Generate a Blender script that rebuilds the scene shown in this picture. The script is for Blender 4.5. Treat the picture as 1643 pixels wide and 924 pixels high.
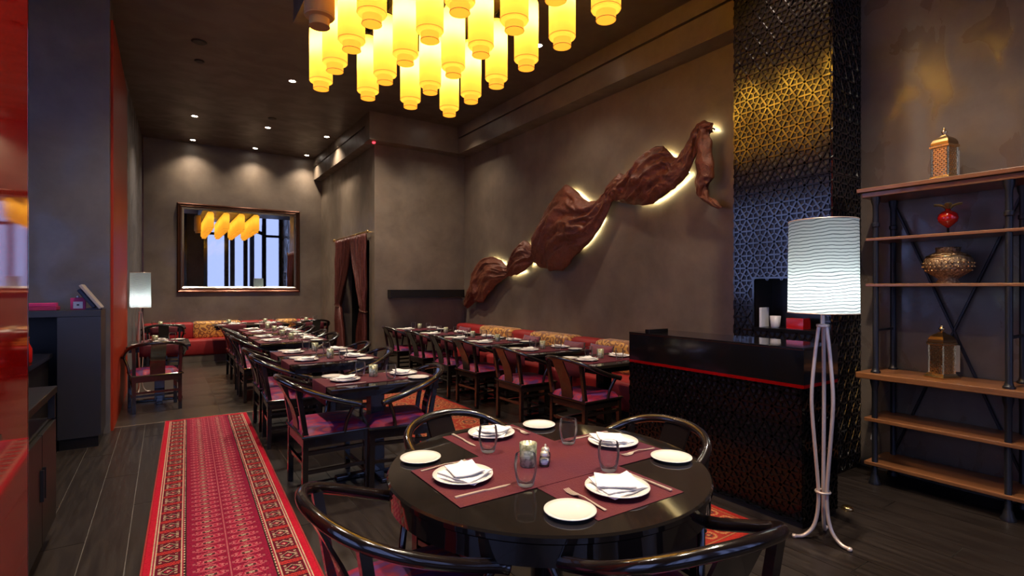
import bpy, bmesh, math, random
import numpy as np
from mathutils import Vector, Matrix, noise
random.seed(7)
PI = math.pi
for o in list(bpy.data.objects):
    bpy.data.objects.remove(o)
sc = bpy.context.scene
C = sc.collection

# ------------------------------------------------------------------ camera
CAMH, F = 1.45, 835.0
YAW = math.atan((821.5 - 265.0) / F)
cam = bpy.data.cameras.new('camera')
cam.sensor_fit = 'HORIZONTAL'; cam.sensor_width = 36.0
cam.lens = 36.0 * F / 1643.0
cam.clip_start = 0.02
cam_o = bpy.data.objects.new('camera', cam); C.objects.link(cam_o)
cam_o.location = (0, 0, CAMH)
cam_o.rotation_euler = (PI / 2, 0, -YAW)
sc.camera = cam_o
# ------------------------------------------------------------------ world, exposure
w = bpy.data.worlds.new('world'); sc.world = w; w.use_nodes = True
wb = w.node_tree.nodes['Background']
wb.inputs[0].default_value = (0.35, 0.44, 0.92, 1); wb.inputs[1].default_value = 2.4
sc.view_settings.view_transform = 'Standard'; sc.view_settings.look = 'None'
sc.view_settings.gamma = 1.0; sc.view_settings.exposure = 0.12
sc.view_settings.use_curve_mapping = False
sc.cycles.use_denoising = True
sc.cycles.max_bounces = 8; sc.cycles.diffuse_bounces = 4; sc.cycles.glossy_bounces = 4
sc.cycles.transmission_bounces = 8; sc.cycles.transparent_max_bounces = 16
sc.cycles.caustics_reflective = False; sc.cycles.caustics_refractive = True; sc.cycles.blur_glossy = 0.6
sc.cycles.sample_clamp_indirect = 4.0
def portal(name, loc, rot, sx, sy):                      # daylight comes through the windows
    l = bpy.data.lights.new(name, 'AREA'); l.shape = 'RECTANGLE'; l.size = sx; l.size_y = sy
    l.cycles.is_portal = True
    o = bpy.data.objects.new(name, l); C.objects.link(o); o.location = loc; o.rotation_euler = rot
    return o
portal('front_window_portal', (3.1, -2.62, 2.9), (-PI / 2, 0, PI), 3.3, 4.9)
portal('added_front_left_portal', (-1.4, -2.62, 2.6), (-PI / 2, 0, PI), 4.4, 4.4)  # portal of the added front-left window
portal('lobby_window_portal', (-4.12, 6.0, 1.9), (0, -PI / 2, 0), 3.6, 6.0)
portal('side_window_portal', (-4.12, -0.3, 1.9), (0, -PI / 2, 0), 3.6, 3.8)
SPOT = 360.0
GLOW = dict(lantern=1.8, bulb=215.0, lamp=125.0, led=120.0)
# ------------------------------------------------------------------ materials
def mat(name):
    m = bpy.data.materials.new(name); m.use_nodes = True
    return m, m.node_tree.nodes, m.node_tree.links, m.node_tree.nodes['Principled BSDF']
def simple(name, col, rough=0.5, metal=0.0, ior=1.5, coat=0.0, coatr=0.05, sheen=0.0, bump=None, var=None, trans=0.0, spec=None):
    m, n, l, b = mat(name)
    b.inputs['Base Color'].default_value = (*col, 1); b.inputs['Roughness'].default_value = rough
    b.inputs['Metallic'].default_value = metal; b.inputs['IOR'].default_value = ior
    b.inputs['Coat Weight'].default_value = coat; b.inputs['Coat Roughness'].default_value = coatr
    b.inputs['Sheen Weight'].default_value = sheen; b.inputs['Transmission Weight'].default_value = trans
    if spec is not None: b.inputs['Specular IOR Level'].default_value = spec
    if bump or var:
        tc = n.new('ShaderNodeTexCoord')
    if bump:
        t = n.new('ShaderNodeTexNoise'); t.inputs['Scale'].default_value = bump[0]; t.inputs['Detail'].default_value = 5
        l.new(tc.outputs['Object'], t.inputs['Vector'])
        bp = n.new('ShaderNodeBump'); bp.inputs['Strength'].default_value = bump[1]; bp.inputs['Distance'].default_value = 0.02
        l.new(t.outputs['Fac'], bp.inputs['Height']); l.new(bp.outputs['Normal'], b.inputs['Normal'])
    if var:   # (scale vec, colour2, lo, hi)
        mp = n.new('ShaderNodeMapping'); mp.inputs['Scale'].default_value = var[0]
        l.new(tc.outputs['Object'], mp.inputs['Vector'])
        t = n.new('ShaderNodeTexNoise'); t.inputs['Scale'].default_value = 1.0; t.inputs['Detail'].default_value = 6; t.inputs['Roughness'].default_value = 0.6
        l.new(mp.outputs['Vector'], t.inputs['Vector'])
        r = n.new('ShaderNodeValToRGB'); r.color_ramp.elements[0].position = var[2]; r.color_ramp.elements[1].position = var[3]
        r.color_ramp.elements[0].color = (*col, 1); r.color_ramp.elements[1].color = (*var[1], 1)
        l.new(t.outputs['Fac'], r.inputs['Fac']); l.new(r.outputs['Color'], b.inputs['Base Color'])
    return m
def plaster(name, c1, c2, r1=0.22, r2=0.62, sc_=1.6):
    m, n, l, b = mat(name)
    tc = n.new('ShaderNodeTexCoord')
    t = n.new('ShaderNodeTexNoise'); t.inputs['Scale'].default_value = sc_; t.inputs['Detail'].default_value = 8; t.inputs['Roughness'].default_value = 0.66; t.inputs['Distortion'].default_value = 0.25
    l.new(tc.outputs['Object'], t.inputs['Vector'])
    r = n.new('ShaderNodeValToRGB'); r.color_ramp.elements[0].position = 0.3; r.color_ramp.elements[1].position = 0.72
    r.color_ramp.elements[0].color = (*c1, 1); r.color_ramp.elements[1].color = (*c2, 1)
    l.new(t.outputs['Fac'], r.inputs['Fac']); l.new(r.outputs['Color'], b.inputs['Base Color'])
    t2 = n.new('ShaderNodeTexNoise'); t2.inputs['Scale'].default_value = 2.6; t2.inputs['Detail'].default_value = 6; t2.inputs['Distortion'].default_value = 0.5
    mp = n.new('ShaderNodeMapping'); mp.inputs['Location'].default_value = (3, 5, 1); mp.inputs['Scale'].default_value = (1, 1.4, 0.8)
    l.new(tc.outputs['Object'], mp.inputs['Vector']); l.new(mp.outputs['Vector'], t2.inputs['Vector'])
    mr = n.new('ShaderNodeMapRange'); mr.inputs[1].default_value = 0.38; mr.inputs[2].default_value = 0.6; mr.inputs[3].default_value = r1; mr.inputs[4].default_value = r2
    l.new(t2.outputs['Fac'], mr.inputs[0]); l.new(mr.outputs[0], b.inputs['Roughness'])
    bp = n.new('ShaderNodeBump'); bp.inputs['Strength'].default_value = 0.07; bp.inputs['Distance'].default_value = 0.02
    t3 = n.new('ShaderNodeTexNoise'); t3.inputs['Scale'].default_value = 7; t3.inputs['Detail'].default_value = 6
    l.new(tc.outputs['Object'], t3.inputs['Vector']); l.new(t3.outputs['Fac'], bp.inputs['Height']); l.new(bp.outputs['Normal'], b.inputs['Normal'])
    return m
def emit(name, col, s):
    m, n, l, b = mat(name)
    b.inputs['Base Color'].default_value = (*col, 1)
    b.inputs['Emission Color'].default_value = (*col, 1); b.inputs['Emission Strength'].default_value = s
    return m
M = {}
M['wall'] = plaster('grey_plaster', (0.102, 0.077, 0.057), (0.188, 0.146, 0.108), 0.34, 0.52)
M['wall_sheen'] = plaster('polished_plaster', (0.102, 0.077, 0.057), (0.188, 0.146, 0.108), 0.17, 0.58)
M['pillar'] = plaster('slate_plaster', (0.07, 0.065, 0.07), (0.13, 0.12, 0.125), 0.3, 0.6)
M['ceil'] = plaster('ceiling_paint', (0.075, 0.054, 0.043), (0.105, 0.078, 0.062), 0.36, 0.5)
M['groove'] = simple('groove_paint', (0.02, 0.008, 0.006), 0.6)
M['base_floor'] = simple('floor_joint', (0.16, 0.14, 0.125), 0.5)
M['tile'] = simple('floor_tile', (0.035, 0.028, 0.022), 0.28, bump=(30, 0.05), var=((1.5, 1.5, 1), (0.055, 0.042, 0.032), 0.35, 0.7))
M['brass_strip'] = simple('metal_strip', (0.45, 0.36, 0.25), 0.35, 0.9)
M['red_gloss'] = simple('red_lacquer', (0.22, 0.002, 0.002), 0.05, ior=1.5, coat=0.2)
M['red_panel'] = simple('orange_red_lacquer', (0.33, 0.030, 0.008), 0.42, ior=1.3)
M['black_gloss'] = simple('black_lacquer', (0.006, 0.005, 0.005), 0.1, ior=1.75, coat=0.3)
M['chair_black'] = simple('black_lacquered_wood', (0.010, 0.006, 0.005), 0.16, ior=1.65, coat=0.4)
M['table_black'] = simple('black_table_lacquer', (0.013, 0.010, 0.008), 0.06, ior=1.6, coat=0.3)
M['lattice'] = simple('black_lattice_lacquer', (0.009, 0.006, 0.006), 0.12, ior=1.75, coat=0.1)
M['lattice_low'] = simple('black_counter_lattice_lacquer', (0.003, 0.0025, 0.0025), 0.14, ior=1.45, spec=0.35)
M['lattice_back'] = simple('lattice_backing', (0.007, 0.004, 0.004), 0.3)
M['dark'] = simple('dark_cabinet', (0.007, 0.006, 0.0055), 0.42, ior=1.38)
M['navy'] = simple('dark_blue_black_laminate', (0.02, 0.02, 0.026), 0.4)
M['red_velour'] = simple('red_velour', (0.29, 0.018, 0.018), 0.55, spec=0.3, bump=(60, 0.15))
M['plum_cushion'] = simple('plum_cushion_cloth', (0.17, 0.012, 0.03), 0.6, sheen=0.4, bump=(40, 0.2))
M['dark_cord'] = simple('dark_piping', (0.03, 0.008, 0.012), 0.6)
M['runner'] = simple('plum_runner_cloth', (0.105, 0.014, 0.018), 0.6, bump=(160, 0.25), spec=0.25, var=((3, 3, 3), (0.075, 0.010, 0.026), 0.35, 0.7))
M['china'] = simple('white_china', (0.82, 0.76, 0.66), 0.16, coat=0.4)
M['linen'] = simple('white_linen', (0.86, 0.82, 0.76), 0.8, bump=(90, 0.2))
M['steel'] = simple('steel', (0.85, 0.74, 0.58), 0.36, 0.7)
M['brass'] = simple('brass', (0.80, 0.53, 0.22), 0.22, 1.0, bump=(140, 0.15))
M['brass_dark'] = simple('aged_brass', (0.42, 0.26, 0.11), 0.3, 1.0)
M['filigree'] = simple('pierced_brass_filigree', (0.16, 0.085, 0.04), 0.42, 0.55, bump=(55, 0.8), var=((70, 70, 70), (0.50, 0.33, 0.17), 0.42, 0.6))
M['bronze'] = simple('bronze_frame', (0.12, 0.05, 0.032), 0.22, 0.8)
M['silver'] = simple('silver_fillet', (0.72, 0.70, 0.68), 0.16, 1.0)
M['mirror'] = simple('mirror_glass', (0.62, 0.60, 0.52), 0.012, 1.0)
M['iron'] = simple('black_iron', (0.025, 0.024, 0.028), 0.42, 0.6)
M['shelf_wood'] = simple('shelf_wood', (0.15, 0.055, 0.02), 0.32, coat=0.3, bump=(80, 0.08), var=((60, 2.0, 60), (0.29, 0.115, 0.04), 0.3, 0.72))
M['lampmetal'] = simple('champagne_metal', (0.72, 0.58, 0.49), 0.4, 0.5)
M['white_pot'] = simple('white_ceramic', (0.72, 0.70, 0.68), 0.35)
M['pink'] = simple('pink_card', (0.50, 0.02, 0.14), 0.5)
M['pink_edge'] = simple('dark_pink_card', (0.30, 0.01, 0.07), 0.5)
M['grey_plastic'] = simple('grey_plastic', (0.32, 0.28, 0.26), 0.4)
M['screen_back'] = simple('navy_plastic', (0.02, 0.025, 0.05), 0.4)
M['paper'] = simple('cream_paper', (0.55, 0.45, 0.28), 0.7)
M['wicker'] = simple('wicker', (0.20, 0.09, 0.04), 0.6, bump=(60, 0.6))
M['pomegranate'] = simple('red_glass_fruit', (0.45, 0.008, 0.006), 0.12, coat=0.7)
M['leaf'] = simple('gilded_leaf', (0.42, 0.36, 0.10), 0.4, 0.3)
M['wick'] = simple('wax', (0.8, 0.75, 0.6), 0.5)
M['flame'] = emit('candle_flame', (1.0, 0.62, 0.2), 110.0)
M['downlight'] = emit('downlight_lamp', (1.0, 0.88, 0.74), 30.0)
M['led'] = emit('led_strip_glow', (1.0, 0.86, 0.44), GLOW['led'])
M['redled'] = emit('red_indicator', (1.0, 0.04, 0.06), 3.0)
M['bulb'] = emit('lantern_bulb', (1.0, 0.80, 0.34), GLOW['bulb'])
M['lampbulb'] = emit('lamp_bulb', (1.0, 0.92, 0.80), GLOW['lamp'])
M['glass'] = simple('clear_glass', (1, 1, 1), 0.02, trans=1.0, ior=1.45)
M['pepper'] = simple('pepper_grain', (0.25, 0.2, 0.15), 0.7)
M['asphalt'] = simple('pavement', (0.25, 0.25, 0.26), 0.8)

def m_pane():
    m, n, l, b = mat('window_pane'); n.remove(b)
    out = n['Material Output']
    t = n.new('ShaderNodeBsdfTransparent'); t.inputs[0].default_value = (0.93, 0.95, 0.97, 1)
    g = n.new('ShaderNodeBsdfGlossy'); g.inputs['Roughness'].default_value = 0.02
    fr = n.new('ShaderNodeFresnel'); fr.inputs['IOR'].default_value = 1.45
    mx = n.new('ShaderNodeMixShader'); l.new(fr.outputs[0], mx.inputs[0]); l.new(t.outputs[0], mx.inputs[1]); l.new(g.outputs[0], mx.inputs[2])
    l.new(mx.outputs[0], out.inputs[0]); return m
M['pane'] = m_pane()
def m_thin():
    m, n, l, b = mat('thin_drinking_glass'); n.remove(b)
    t = n.new('ShaderNodeBsdfTransparent'); t.inputs[0].default_value = (0.98, 0.98, 0.985, 1)
    g = n.new('ShaderNodeBsdfGlossy'); g.inputs['Roughness'].default_value = 0.30
    lw = n.new('ShaderNodeLayerWeight'); lw.inputs['Blend'].default_value = 0.15
    mx = n.new('ShaderNodeMixShader'); l.new(lw.outputs['Fresnel'], mx.inputs[0]); l.new(t.outputs[0], mx.inputs[1]); l.new(g.outputs[0], mx.inputs[2])
    l.new(mx.outputs[0], n['Material Output'].inputs[0]); return m
M['thin_glass'] = m_thin()

def m_plank():
    m, n, l, b = mat('dark_floor_plank')
    tc = n.new('ShaderNodeTexCoord'); oi = n.new('ShaderNodeObjectInfo')
    mp = n.new('ShaderNodeMapping'); mp.inputs['Scale'].default_value = (14, 1.2, 14)
    l.new(tc.outputs['Object'], mp.inputs['Vector'])
    av = n.new('ShaderNodeVectorMath'); av.operation = 'ADD'
    l.new(mp.outputs[0], av.inputs[0]); l.new(oi.outputs['Location'], av.inputs[1])
    t = n.new('ShaderNodeTexNoise'); t.inputs['Scale'].default_value = 2.2; t.inputs['Detail'].default_value = 6
    l.new(av.outputs[0], t.inputs['Vector'])
    r = n.new('ShaderNodeValToRGB'); r.color_ramp.elements[0].position = 0.3; r.color_ramp.elements[1].position = 0.75
    r.color_ramp.elements[0].color = (0.013, 0.009, 0.0075, 1); r.color_ramp.elements[1].color = (0.028, 0.020, 0.016, 1)
    l.new(t.outputs['Fac'], r.inputs['Fac']); l.new(r.outputs[0], b.inputs['Base Color'])
    mr = n.new('ShaderNodeMapRange'); mr.inputs[3].default_value = 0.24; mr.inputs[4].default_value = 0.46
    l.new(t.outputs['Fac'], mr.inputs[0]); l.new(mr.outputs[0], b.inputs['Roughness'])
    bp = n.new('ShaderNodeBump'); bp.inputs['Strength'].default_value = 0.15; bp.inputs['Distance'].default_value = 0.01
    l.new(t.outputs['Fac'], bp.inputs['Height']); l.new(bp.outputs[0], b.inputs['Normal'])
    return m
M['plank'] = m_plank()

def m_seat():
    m, n, l, b = mat('plum_brushed_seat_cloth')
    tc = n.new('ShaderNodeTexCoord'); oi = n.new('ShaderNodeObjectInfo')
    mp = n.new('ShaderNodeMapping'); mp.inputs['Scale'].default_value = (2.6, 7.0, 5.0)
    av = n.new('ShaderNodeVectorMath'); av.operation = 'ADD'
    l.new(tc.outputs['Object'], mp.inputs['Vector']); l.new(mp.outputs[0], av.inputs[0]); l.new(oi.outputs['Location'], av.inputs[1])
    t = n.new('ShaderNodeTexNoise'); t.inputs['Scale'].default_value = 2.2; t.inputs['Detail'].default_value = 5; t.inputs['Distortion'].default_value = 0.5
    l.new(av.outputs[0], t.inputs['Vector'])
    r = n.new('ShaderNodeValToRGB'); cr = r.color_ramp
    cr.elements[0].position = 0.33; cr.elements[0].color = (0.05, 0.008, 0.06, 1)
    cr.elements[1].position = 0.70; cr.elements[1].color = (0.40, 0.06, 0.08, 1)
    for p, c in ((0.42, (0.085, 0.02, 0.12)), (0.48, (0.16, 0.012, 0.05)), (0.56, (0.30, 0.010, 0.03)), (0.62, (0.13, 0.02, 0.10))):
        e = cr.elements.new(p); e.color = (*c, 1)
    l.new(t.outputs['Fac'], r.inputs['Fac']); l.new(r.outputs[0], b.inputs['Base Color'])
    b.inputs['Roughness'].default_value = 0.55; b.inputs['Specular IOR Level'].default_value = 0.3
    return m
M['seat'] = m_seat()

def m_gold():
    m, n, l, b = mat('gold_damask')
    tc = n.new('ShaderNodeTexCoord')
    v = n.new('ShaderNodeTexVoronoi'); v.inputs['Scale'].default_value = 11; v.feature = 'SMOOTH_F1'
    l.new(tc.outputs['Object'], v.inputs['Vector'])
    wv = n.new('ShaderNodeMath'); wv.operation = 'MULTIPLY'; wv.inputs[1].default_value = 26
    l.new(v.outputs['Distance'], wv.inputs[0])
    sn = n.new('ShaderNodeMath'); sn.operation = 'SINE'; l.new(wv.outputs[0], sn.inputs[0])
    t = n.new('ShaderNodeTexNoise'); t.inputs['Scale'].default_value = 34; l.new(tc.outputs['Object'], t.inputs['Vector'])
    ad = n.new('ShaderNodeMath'); ad.operation = 'ADD'; l.new(sn.outputs[0], ad.inputs[0]); l.new(t.outputs['Fac'], ad.inputs[1])
    r = n.new('ShaderNodeValToRGB'); r.color_ramp.elements[0].position = 0.2; r.color_ramp.elements[1].position = 0.75
    r.color_ramp.elements[0].color = (0.24, 0.08, 0.018, 1); r.color_ramp.elements[1].color = (0.68, 0.34, 0.06, 1)
    l.new(ad.outputs[0], r.inputs['Fac']); l.new(r.outputs[0], b.inputs['Base Color'])
    b.inputs['Roughness'].default_value = 0.45; b.inputs['Sheen Weight'].default_value = 0.3
    return m
M['gold'] = m_gold()

def m_silk(name, c1, c2, rough, wr=(9, 0.5)):
    m, n, l, b = mat(name)
    tc = n.new('ShaderNodeTexCoord')
    t = n.new('ShaderNodeTexNoise'); t.inputs['Scale'].default_value = wr[0]; t.inputs['Detail'].default_value = 7; t.inputs['Roughness'].default_value = 0.6; t.inputs['Distortion'].default_value = 1.5
    l.new(tc.outputs['Object'], t.inputs['Vector'])
    r = n.new('ShaderNodeValToRGB'); r.color_ramp.elements[0].position = 0.3; r.color_ramp.elements[1].position = 0.7
    r.color_ramp.elements[0].color = (*c1, 1); r.color_ramp.elements[1].color = (*c2, 1)
    l.new(t.outputs['Fac'], r.inputs['Fac']); l.new(r.outputs[0], b.inputs['Base Color'])
    bp = n.new('ShaderNodeBump'); bp.inputs['Strength'].default_value = wr[1]; bp.inputs['Distance'].default_value = 0.03
    l.new(t.outputs['Fac'], bp.inputs['Height']); l.new(bp.outputs[0], b.inputs['Normal'])
    b.inputs['Roughness'].default_value = rough; b.inputs['Metallic'].default_value = 0.1
    return m
M['drape'] = m_silk('copper_silk', (0.10, 0.027, 0.013), (0.19, 0.057, 0.026), 0.36, (18, 0.5))
M['curtain'] = m_silk('rust_taffeta', (0.055, 0.010, 0.008), (0.11, 0.024, 0.017), 0.42, (14, 0.4))

def m_lantern():
    m, n, l, b = mat('yellow_lantern_silk'); n.remove(b)
    out = n['Material Output']
    tr = n.new('ShaderNodeBsdfTranslucent'); tr.inputs[0].default_value = (0.97, 0.65, 0.14, 1)
    df = n.new('ShaderNodeBsdfDiffuse'); df.inputs[0].default_value = (0.75, 0.44, 0.06, 1)
    mx = n.new('ShaderNodeMixShader'); mx.inputs[0].default_value = 0.25
    l.new(tr.outputs[0], mx.inputs[1]); l.new(df.outputs[0], mx.inputs[2])
    em = n.new('ShaderNodeEmission'); em.inputs[0].default_value = (1.0, 0.58, 0.075, 1); em.inputs[1].default_value = GLOW['lantern'] * 0.25
    ad = n.new('ShaderNodeAddShader'); l.new(mx.outputs[0], ad.inputs[0]); l.new(em.outputs[0], ad.inputs[1])
    l.new(ad.outputs[0], out.inputs[0]); return m
M['lantern'] = m_lantern()
M['lantern_off'] = simple('unlit_lantern_silk', (0.55, 0.33, 0.10), 0.6)

def m_shade():
    m, n, l, b = mat('white_string_shade'); n.remove(b)
    out = n['Material Output']
    tc = n.new('ShaderNodeTexCoord')
    mp = n.new('ShaderNodeMapping'); mp.inputs['Scale'].default_value = (1.0, 1.0, 1.0); mp.inputs['Rotation'].default_value = (0.05, 0.03, 0)
    l.new(tc.outputs['Object'], mp.inputs['Vector'])
    wv = n.new('ShaderNodeTexWave'); wv.bands_direction = 'Z'; wv.inputs['Scale'].default_value = 17; wv.inputs['Distortion'].default_value = 4.6
    wv.inputs['Detail'].default_value = 2.5; wv.inputs['Detail Scale'].default_value = 0.55
    l.new(mp.outputs[0], wv.inputs['Vector'])
    r = n.new('ShaderNodeValToRGB'); r.color_ramp.elements[0].position = 0.0; r.color_ramp.elements[1].position = 0.3
    r.color_ramp.elements[0].color = (0.06, 0.09, 0.12, 1); r.color_ramp.elements[1].color = (0.47, 0.58, 0.63, 1)
    l.new(wv.outputs['Fac'], r.inputs['Fac'])
    tr = n.new('ShaderNodeBsdfTranslucent'); l.new(r.outputs[0], tr.inputs[0])
    df = n.new('ShaderNodeBsdfDiffuse'); l.new(r.outputs[0], df.inputs[0])
    mx = n.new('ShaderNodeMixShader'); mx.inputs[0].default_value = 0.4
    l.new(tr.outputs[0], mx.inputs[1]); l.new(df.outputs[0], mx.inputs[2])
    l.new(mx.outputs[0], out.inputs[0]); return m
M['shade'] = m_shade()

def m_votive():
    m, n, l, b = mat('mercury_glass')
    tc = n.new('ShaderNodeTexCoord'); t = n.new('ShaderNodeTexNoise'); t.inputs['Scale'].default_value = 60
    l.new(tc.outputs['Object'], t.inputs['Vector'])
    r = n.new('ShaderNodeValToRGB'); r.color_ramp.elements[0].color = (0.30, 0.32, 0.18, 1); r.color_ramp.elements[1].color = (0.85, 0.85, 0.60, 1)
    r.color_ramp.elements[0].position = 0.4; r.color_ramp.elements[1].position = 0.6
    l.new(t.outputs['Fac'], r.inputs['Fac']); l.new(r.outputs[0], b.inputs['Base Color'])
    b.inputs['Metallic'].default_value = 0.2; b.inputs['Roughness'].default_value = 0.3; b.inputs['Transmission Weight'].default_value = 0.6
    return m
M['votive'] = m_votive()
def m_vc(name, rough):
    m, n, l, b = mat(name)
    a = n.new('ShaderNodeAttribute'); a.attribute_name = 'Col'
    l.new(a.outputs['Color'], b.inputs['Base Color']); b.inputs['Roughness'].default_value = rough; b.inputs['Specular IOR Level'].default_value = 0.15
    return m
M['rug'] = m_vc('woven_rug_pile', 0.9)

# ------------------------------------------------------------------ helpers
def obj(name, bm, m, parent=None, smooth=False):
    me = bpy.data.meshes.new(name)
    bmesh.ops.recalc_face_normals(bm, faces=bm.faces)
    bm.to_mesh(me); bm.free()
    if smooth is True:
        for p in me.polygons: p.use_smooth = True
    elif smooth:
        me.shade_smooth() if hasattr(me, 'shade_smooth') else None
        for p in me.polygons: p.use_smooth = True
        if hasattr(me, 'set_sharp_from_angle'): me.set_sharp_from_angle(angle=smooth)
    if m: me.materials.append(M[m] if isinstance(m, str) else m)
    o = bpy.data.objects.new(name, me); C.objects.link(o)
    if parent: o.parent = parent
    return o
def thing(name, label, cat, loc=(0, 0, 0), rz=0.0, group=None):
    o = bpy.data.objects.new(name, None); C.objects.link(o)
    o.empty_display_size = 0.1
    o.location = loc; o.rotation_euler = (0, 0, rz)
    return tag(o, label, cat, group)
def tag(o, label, cat, group=None):
    o['label'] = label; o['category'] = cat
    if group: o['group'] = group
    return o
def struct(name, bm, m, parent=None, smooth=False):
    o = obj(name, bm, m, parent, smooth)
    if not parent: o['kind'] = 'structure'
    return o
def copy_thing(root, loc, rz=None, label=None, group=None):
    r = root.copy(); C.objects.link(r); r.location = loc
    if rz is not None: r.rotation_euler = (0, 0, rz)
    if label: r['label'] = label
    if group: r['group'] = group
    for ch in list(root.children):
        c = ch.copy(); C.objects.link(c); c.parent = r
        for g in list(ch.children):
            d = g.copy(); C.objects.link(d); d.parent = c
    return r
def box(bm, x0, x1, y0, y1, z0, z1, bev=0.0, mtx=None):
    vs = [bm.verts.new((x, y, z)) for z in (z0, z1) for y in (y0, y1) for x in (x0, x1)]
    fs = [(0, 2, 3, 1), (4, 5, 7, 6), (0, 1, 5, 4), (2, 6, 7, 3), (0, 4, 6, 2), (1, 3, 7, 5)]
    faces = [bm.faces.new([vs[i] for i in f]) for f in fs]
    if bev > 0:
        es = list({e for f in faces for e in f.edges})
        r = bmesh.ops.bevel(bm, geom=es, offset=bev, segments=2, affect='EDGES', profile=0.5)
        vs = list({v for f in r['faces'] for v in f.verts} | {v for v in vs if v.is_valid})
    if mtx is not None:
        bmesh.ops.transform(bm, matrix=mtx, verts=[v for v in vs if v.is_valid])
    return bm
def B(*a, **k):
    return box(bmesh.new(), *a, **k)
def lathe(bm, prof, seg=24, cx=0, cy=0, cz=0, cap=True, fl=None):
    rings = []
    for r, z in prof:
        ring = []
        for i in range(seg):
            a = 2 * PI * i / seg
            rr = r * (1 + (fl(a) if fl else 0))
            ring.append(bm.verts.new((cx + rr * math.cos(a), cy + rr * math.sin(a), cz + z)))
        rings.append(ring)
    for a, b in zip(rings[:-1], rings[1:]):
        for i in range(seg):
            j = (i + 1) % seg
            bm.faces.new((a[i], a[j], b[j], b[i]))
    if cap:
        bm.faces.new(rings[0][::-1]); bm.faces.new(rings[-1])
    return bm
def L(prof, seg=24, **k):
    return lathe(bmesh.new(), prof, seg, **k)
def catmull(pts, n=6, closed=False):
    P = [Vector(p) for p in pts]; out = []
    N = len(P)
    for i in range(N - 1):
        p0 = P[max(i - 1, 0)]; p1 = P[i]; p2 = P[i + 1]; p3 = P[min(i + 2, N - 1)]
        for k in range(n):
            t = k / n
            out.append(0.5 * ((2 * p1) + (p2 - p0) * t + (2 * p0 - 5 * p1 + 4 * p2 - p3) * t * t + (3 * p1 - p0 - 3 * p2 + p3) * t ** 3))
    out.append(P[-1]); return out
def tube(bm, pts, r, seg=8, caps=True, ell=1.0):
    pts = [Vector(p) for p in pts]; N = len(pts)
    rr = r if isinstance(r, (list, tuple)) else [r] * N
    rings = []; up = None
    for i, p in enumerate(pts):
        t = (pts[min(i + 1, N - 1)] - pts[max(i - 1, 0)]).normalized()
        if up is None:
            up = Vector((0, 0, 1)) if abs(t.z) < 0.9 else Vector((1, 0, 0))
        s = t.cross(up).normalized(); u2 = s.cross(t).normalized(); up = u2
        rings.append([bm.verts.new(p + (s * math.cos(2 * PI * k / seg) + u2 * ell * math.sin(2 * PI * k / seg)) * rr[i]) for k in range(seg)])
    for a, b in zip(rings[:-1], rings[1:]):
        for k in range(seg):
            j = (k + 1) % seg; bm.faces.new((a[k], a[j], b[j], b[k]))
    if caps:
        bm.faces.new(rings[0][::-1]); bm.faces.new(rings[-1])
    return bm
def T(pts, r, seg=8, **k):
    return tube(bmesh.new(), pts, r, seg, **k)
def bar(bm, a, b, wx, wy):                    # square bar between two points (mostly vertical)
    a, b = Vector(a), Vector(b)
    lo = [bm.verts.new(a + Vector((sx * wx / 2, sy * wy / 2, 0))) for sx, sy in ((-1, -1), (1, -1), (1, 1), (-1, 1))]
    hi = [bm.verts.new(b + Vector((sx * wx / 2, sy * wy / 2, 0))) for sx, sy in ((-1, -1), (1, -1), (1, 1), (-1, 1))]
    bm.faces.new(lo[::-1]); bm.faces.new(hi)
    for i in range(4):
        j = (i + 1) % 4; bm.faces.new((lo[i], lo[j], hi[j], hi[i]))
    return bm
def prism(bm, poly, z0, z1):
    lo = [bm.verts.new((x, y, z0)) for x, y in poly]; hi = [bm.verts.new((x, y, z1)) for x, y in poly]
    bm.faces.new(lo[::-1]); bm.faces.new(hi)
    for i in range(len(poly)):
        j = (i + 1) % len(poly); bm.faces.new((lo[i], lo[j], hi[j], hi[i]))
    return bm
def put(o, loc):
    o.location = loc; return o

# ------------------------------------------------------------------ setting
XR, YRET, YB, ZC, ZF = 4.75, 8.77, 12.45, 4.40, 5.6
floor = struct('floor', B(-4.3, 5.0, -3.0, 12.7, -0.2, -0.006), 'base_floor')
# planks run towards the back wall, staggered joints, one object each
PW = 0.205; x = -1.2; plank_mesh = {}; k = 0
while x < XR - 0.02:
    x1 = min(x + PW, XR)
    y = 0.25 - (k * 0.71) % 1.9
    while y < 6.76:
        ln = 1.9
        ya, yb = max(y, 0.2), min(y + ln, 6.76)
        if yb - ya > 0.05:
            key = (round(x1 - x, 3), round(yb - ya, 3))
            if key not in plank_mesh:
                o = obj('plank', B(0.0022, x1 - x - 0.0022, 0.0022, yb - ya - 0.0022, -0.02, 0.0), 'plank', floor)
                plank_mesh[key] = o.data
            else:
                o = bpy.data.objects.new('plank', plank_mesh[key]); C.objects.link(o); o.parent = floor
            o.location = (x, ya, 0)
        y += ln
    x = x1; k += 1
bt = bmesh.new()
box(bt, -4.2, 5.0, -2.9, 0.2, -0.02, 0.0); box(bt, -4.2, -1.2, 0.2, 9.6, -0.02, 0.0)
obj('outer_flooring', bt, 'tile', floor)
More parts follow.
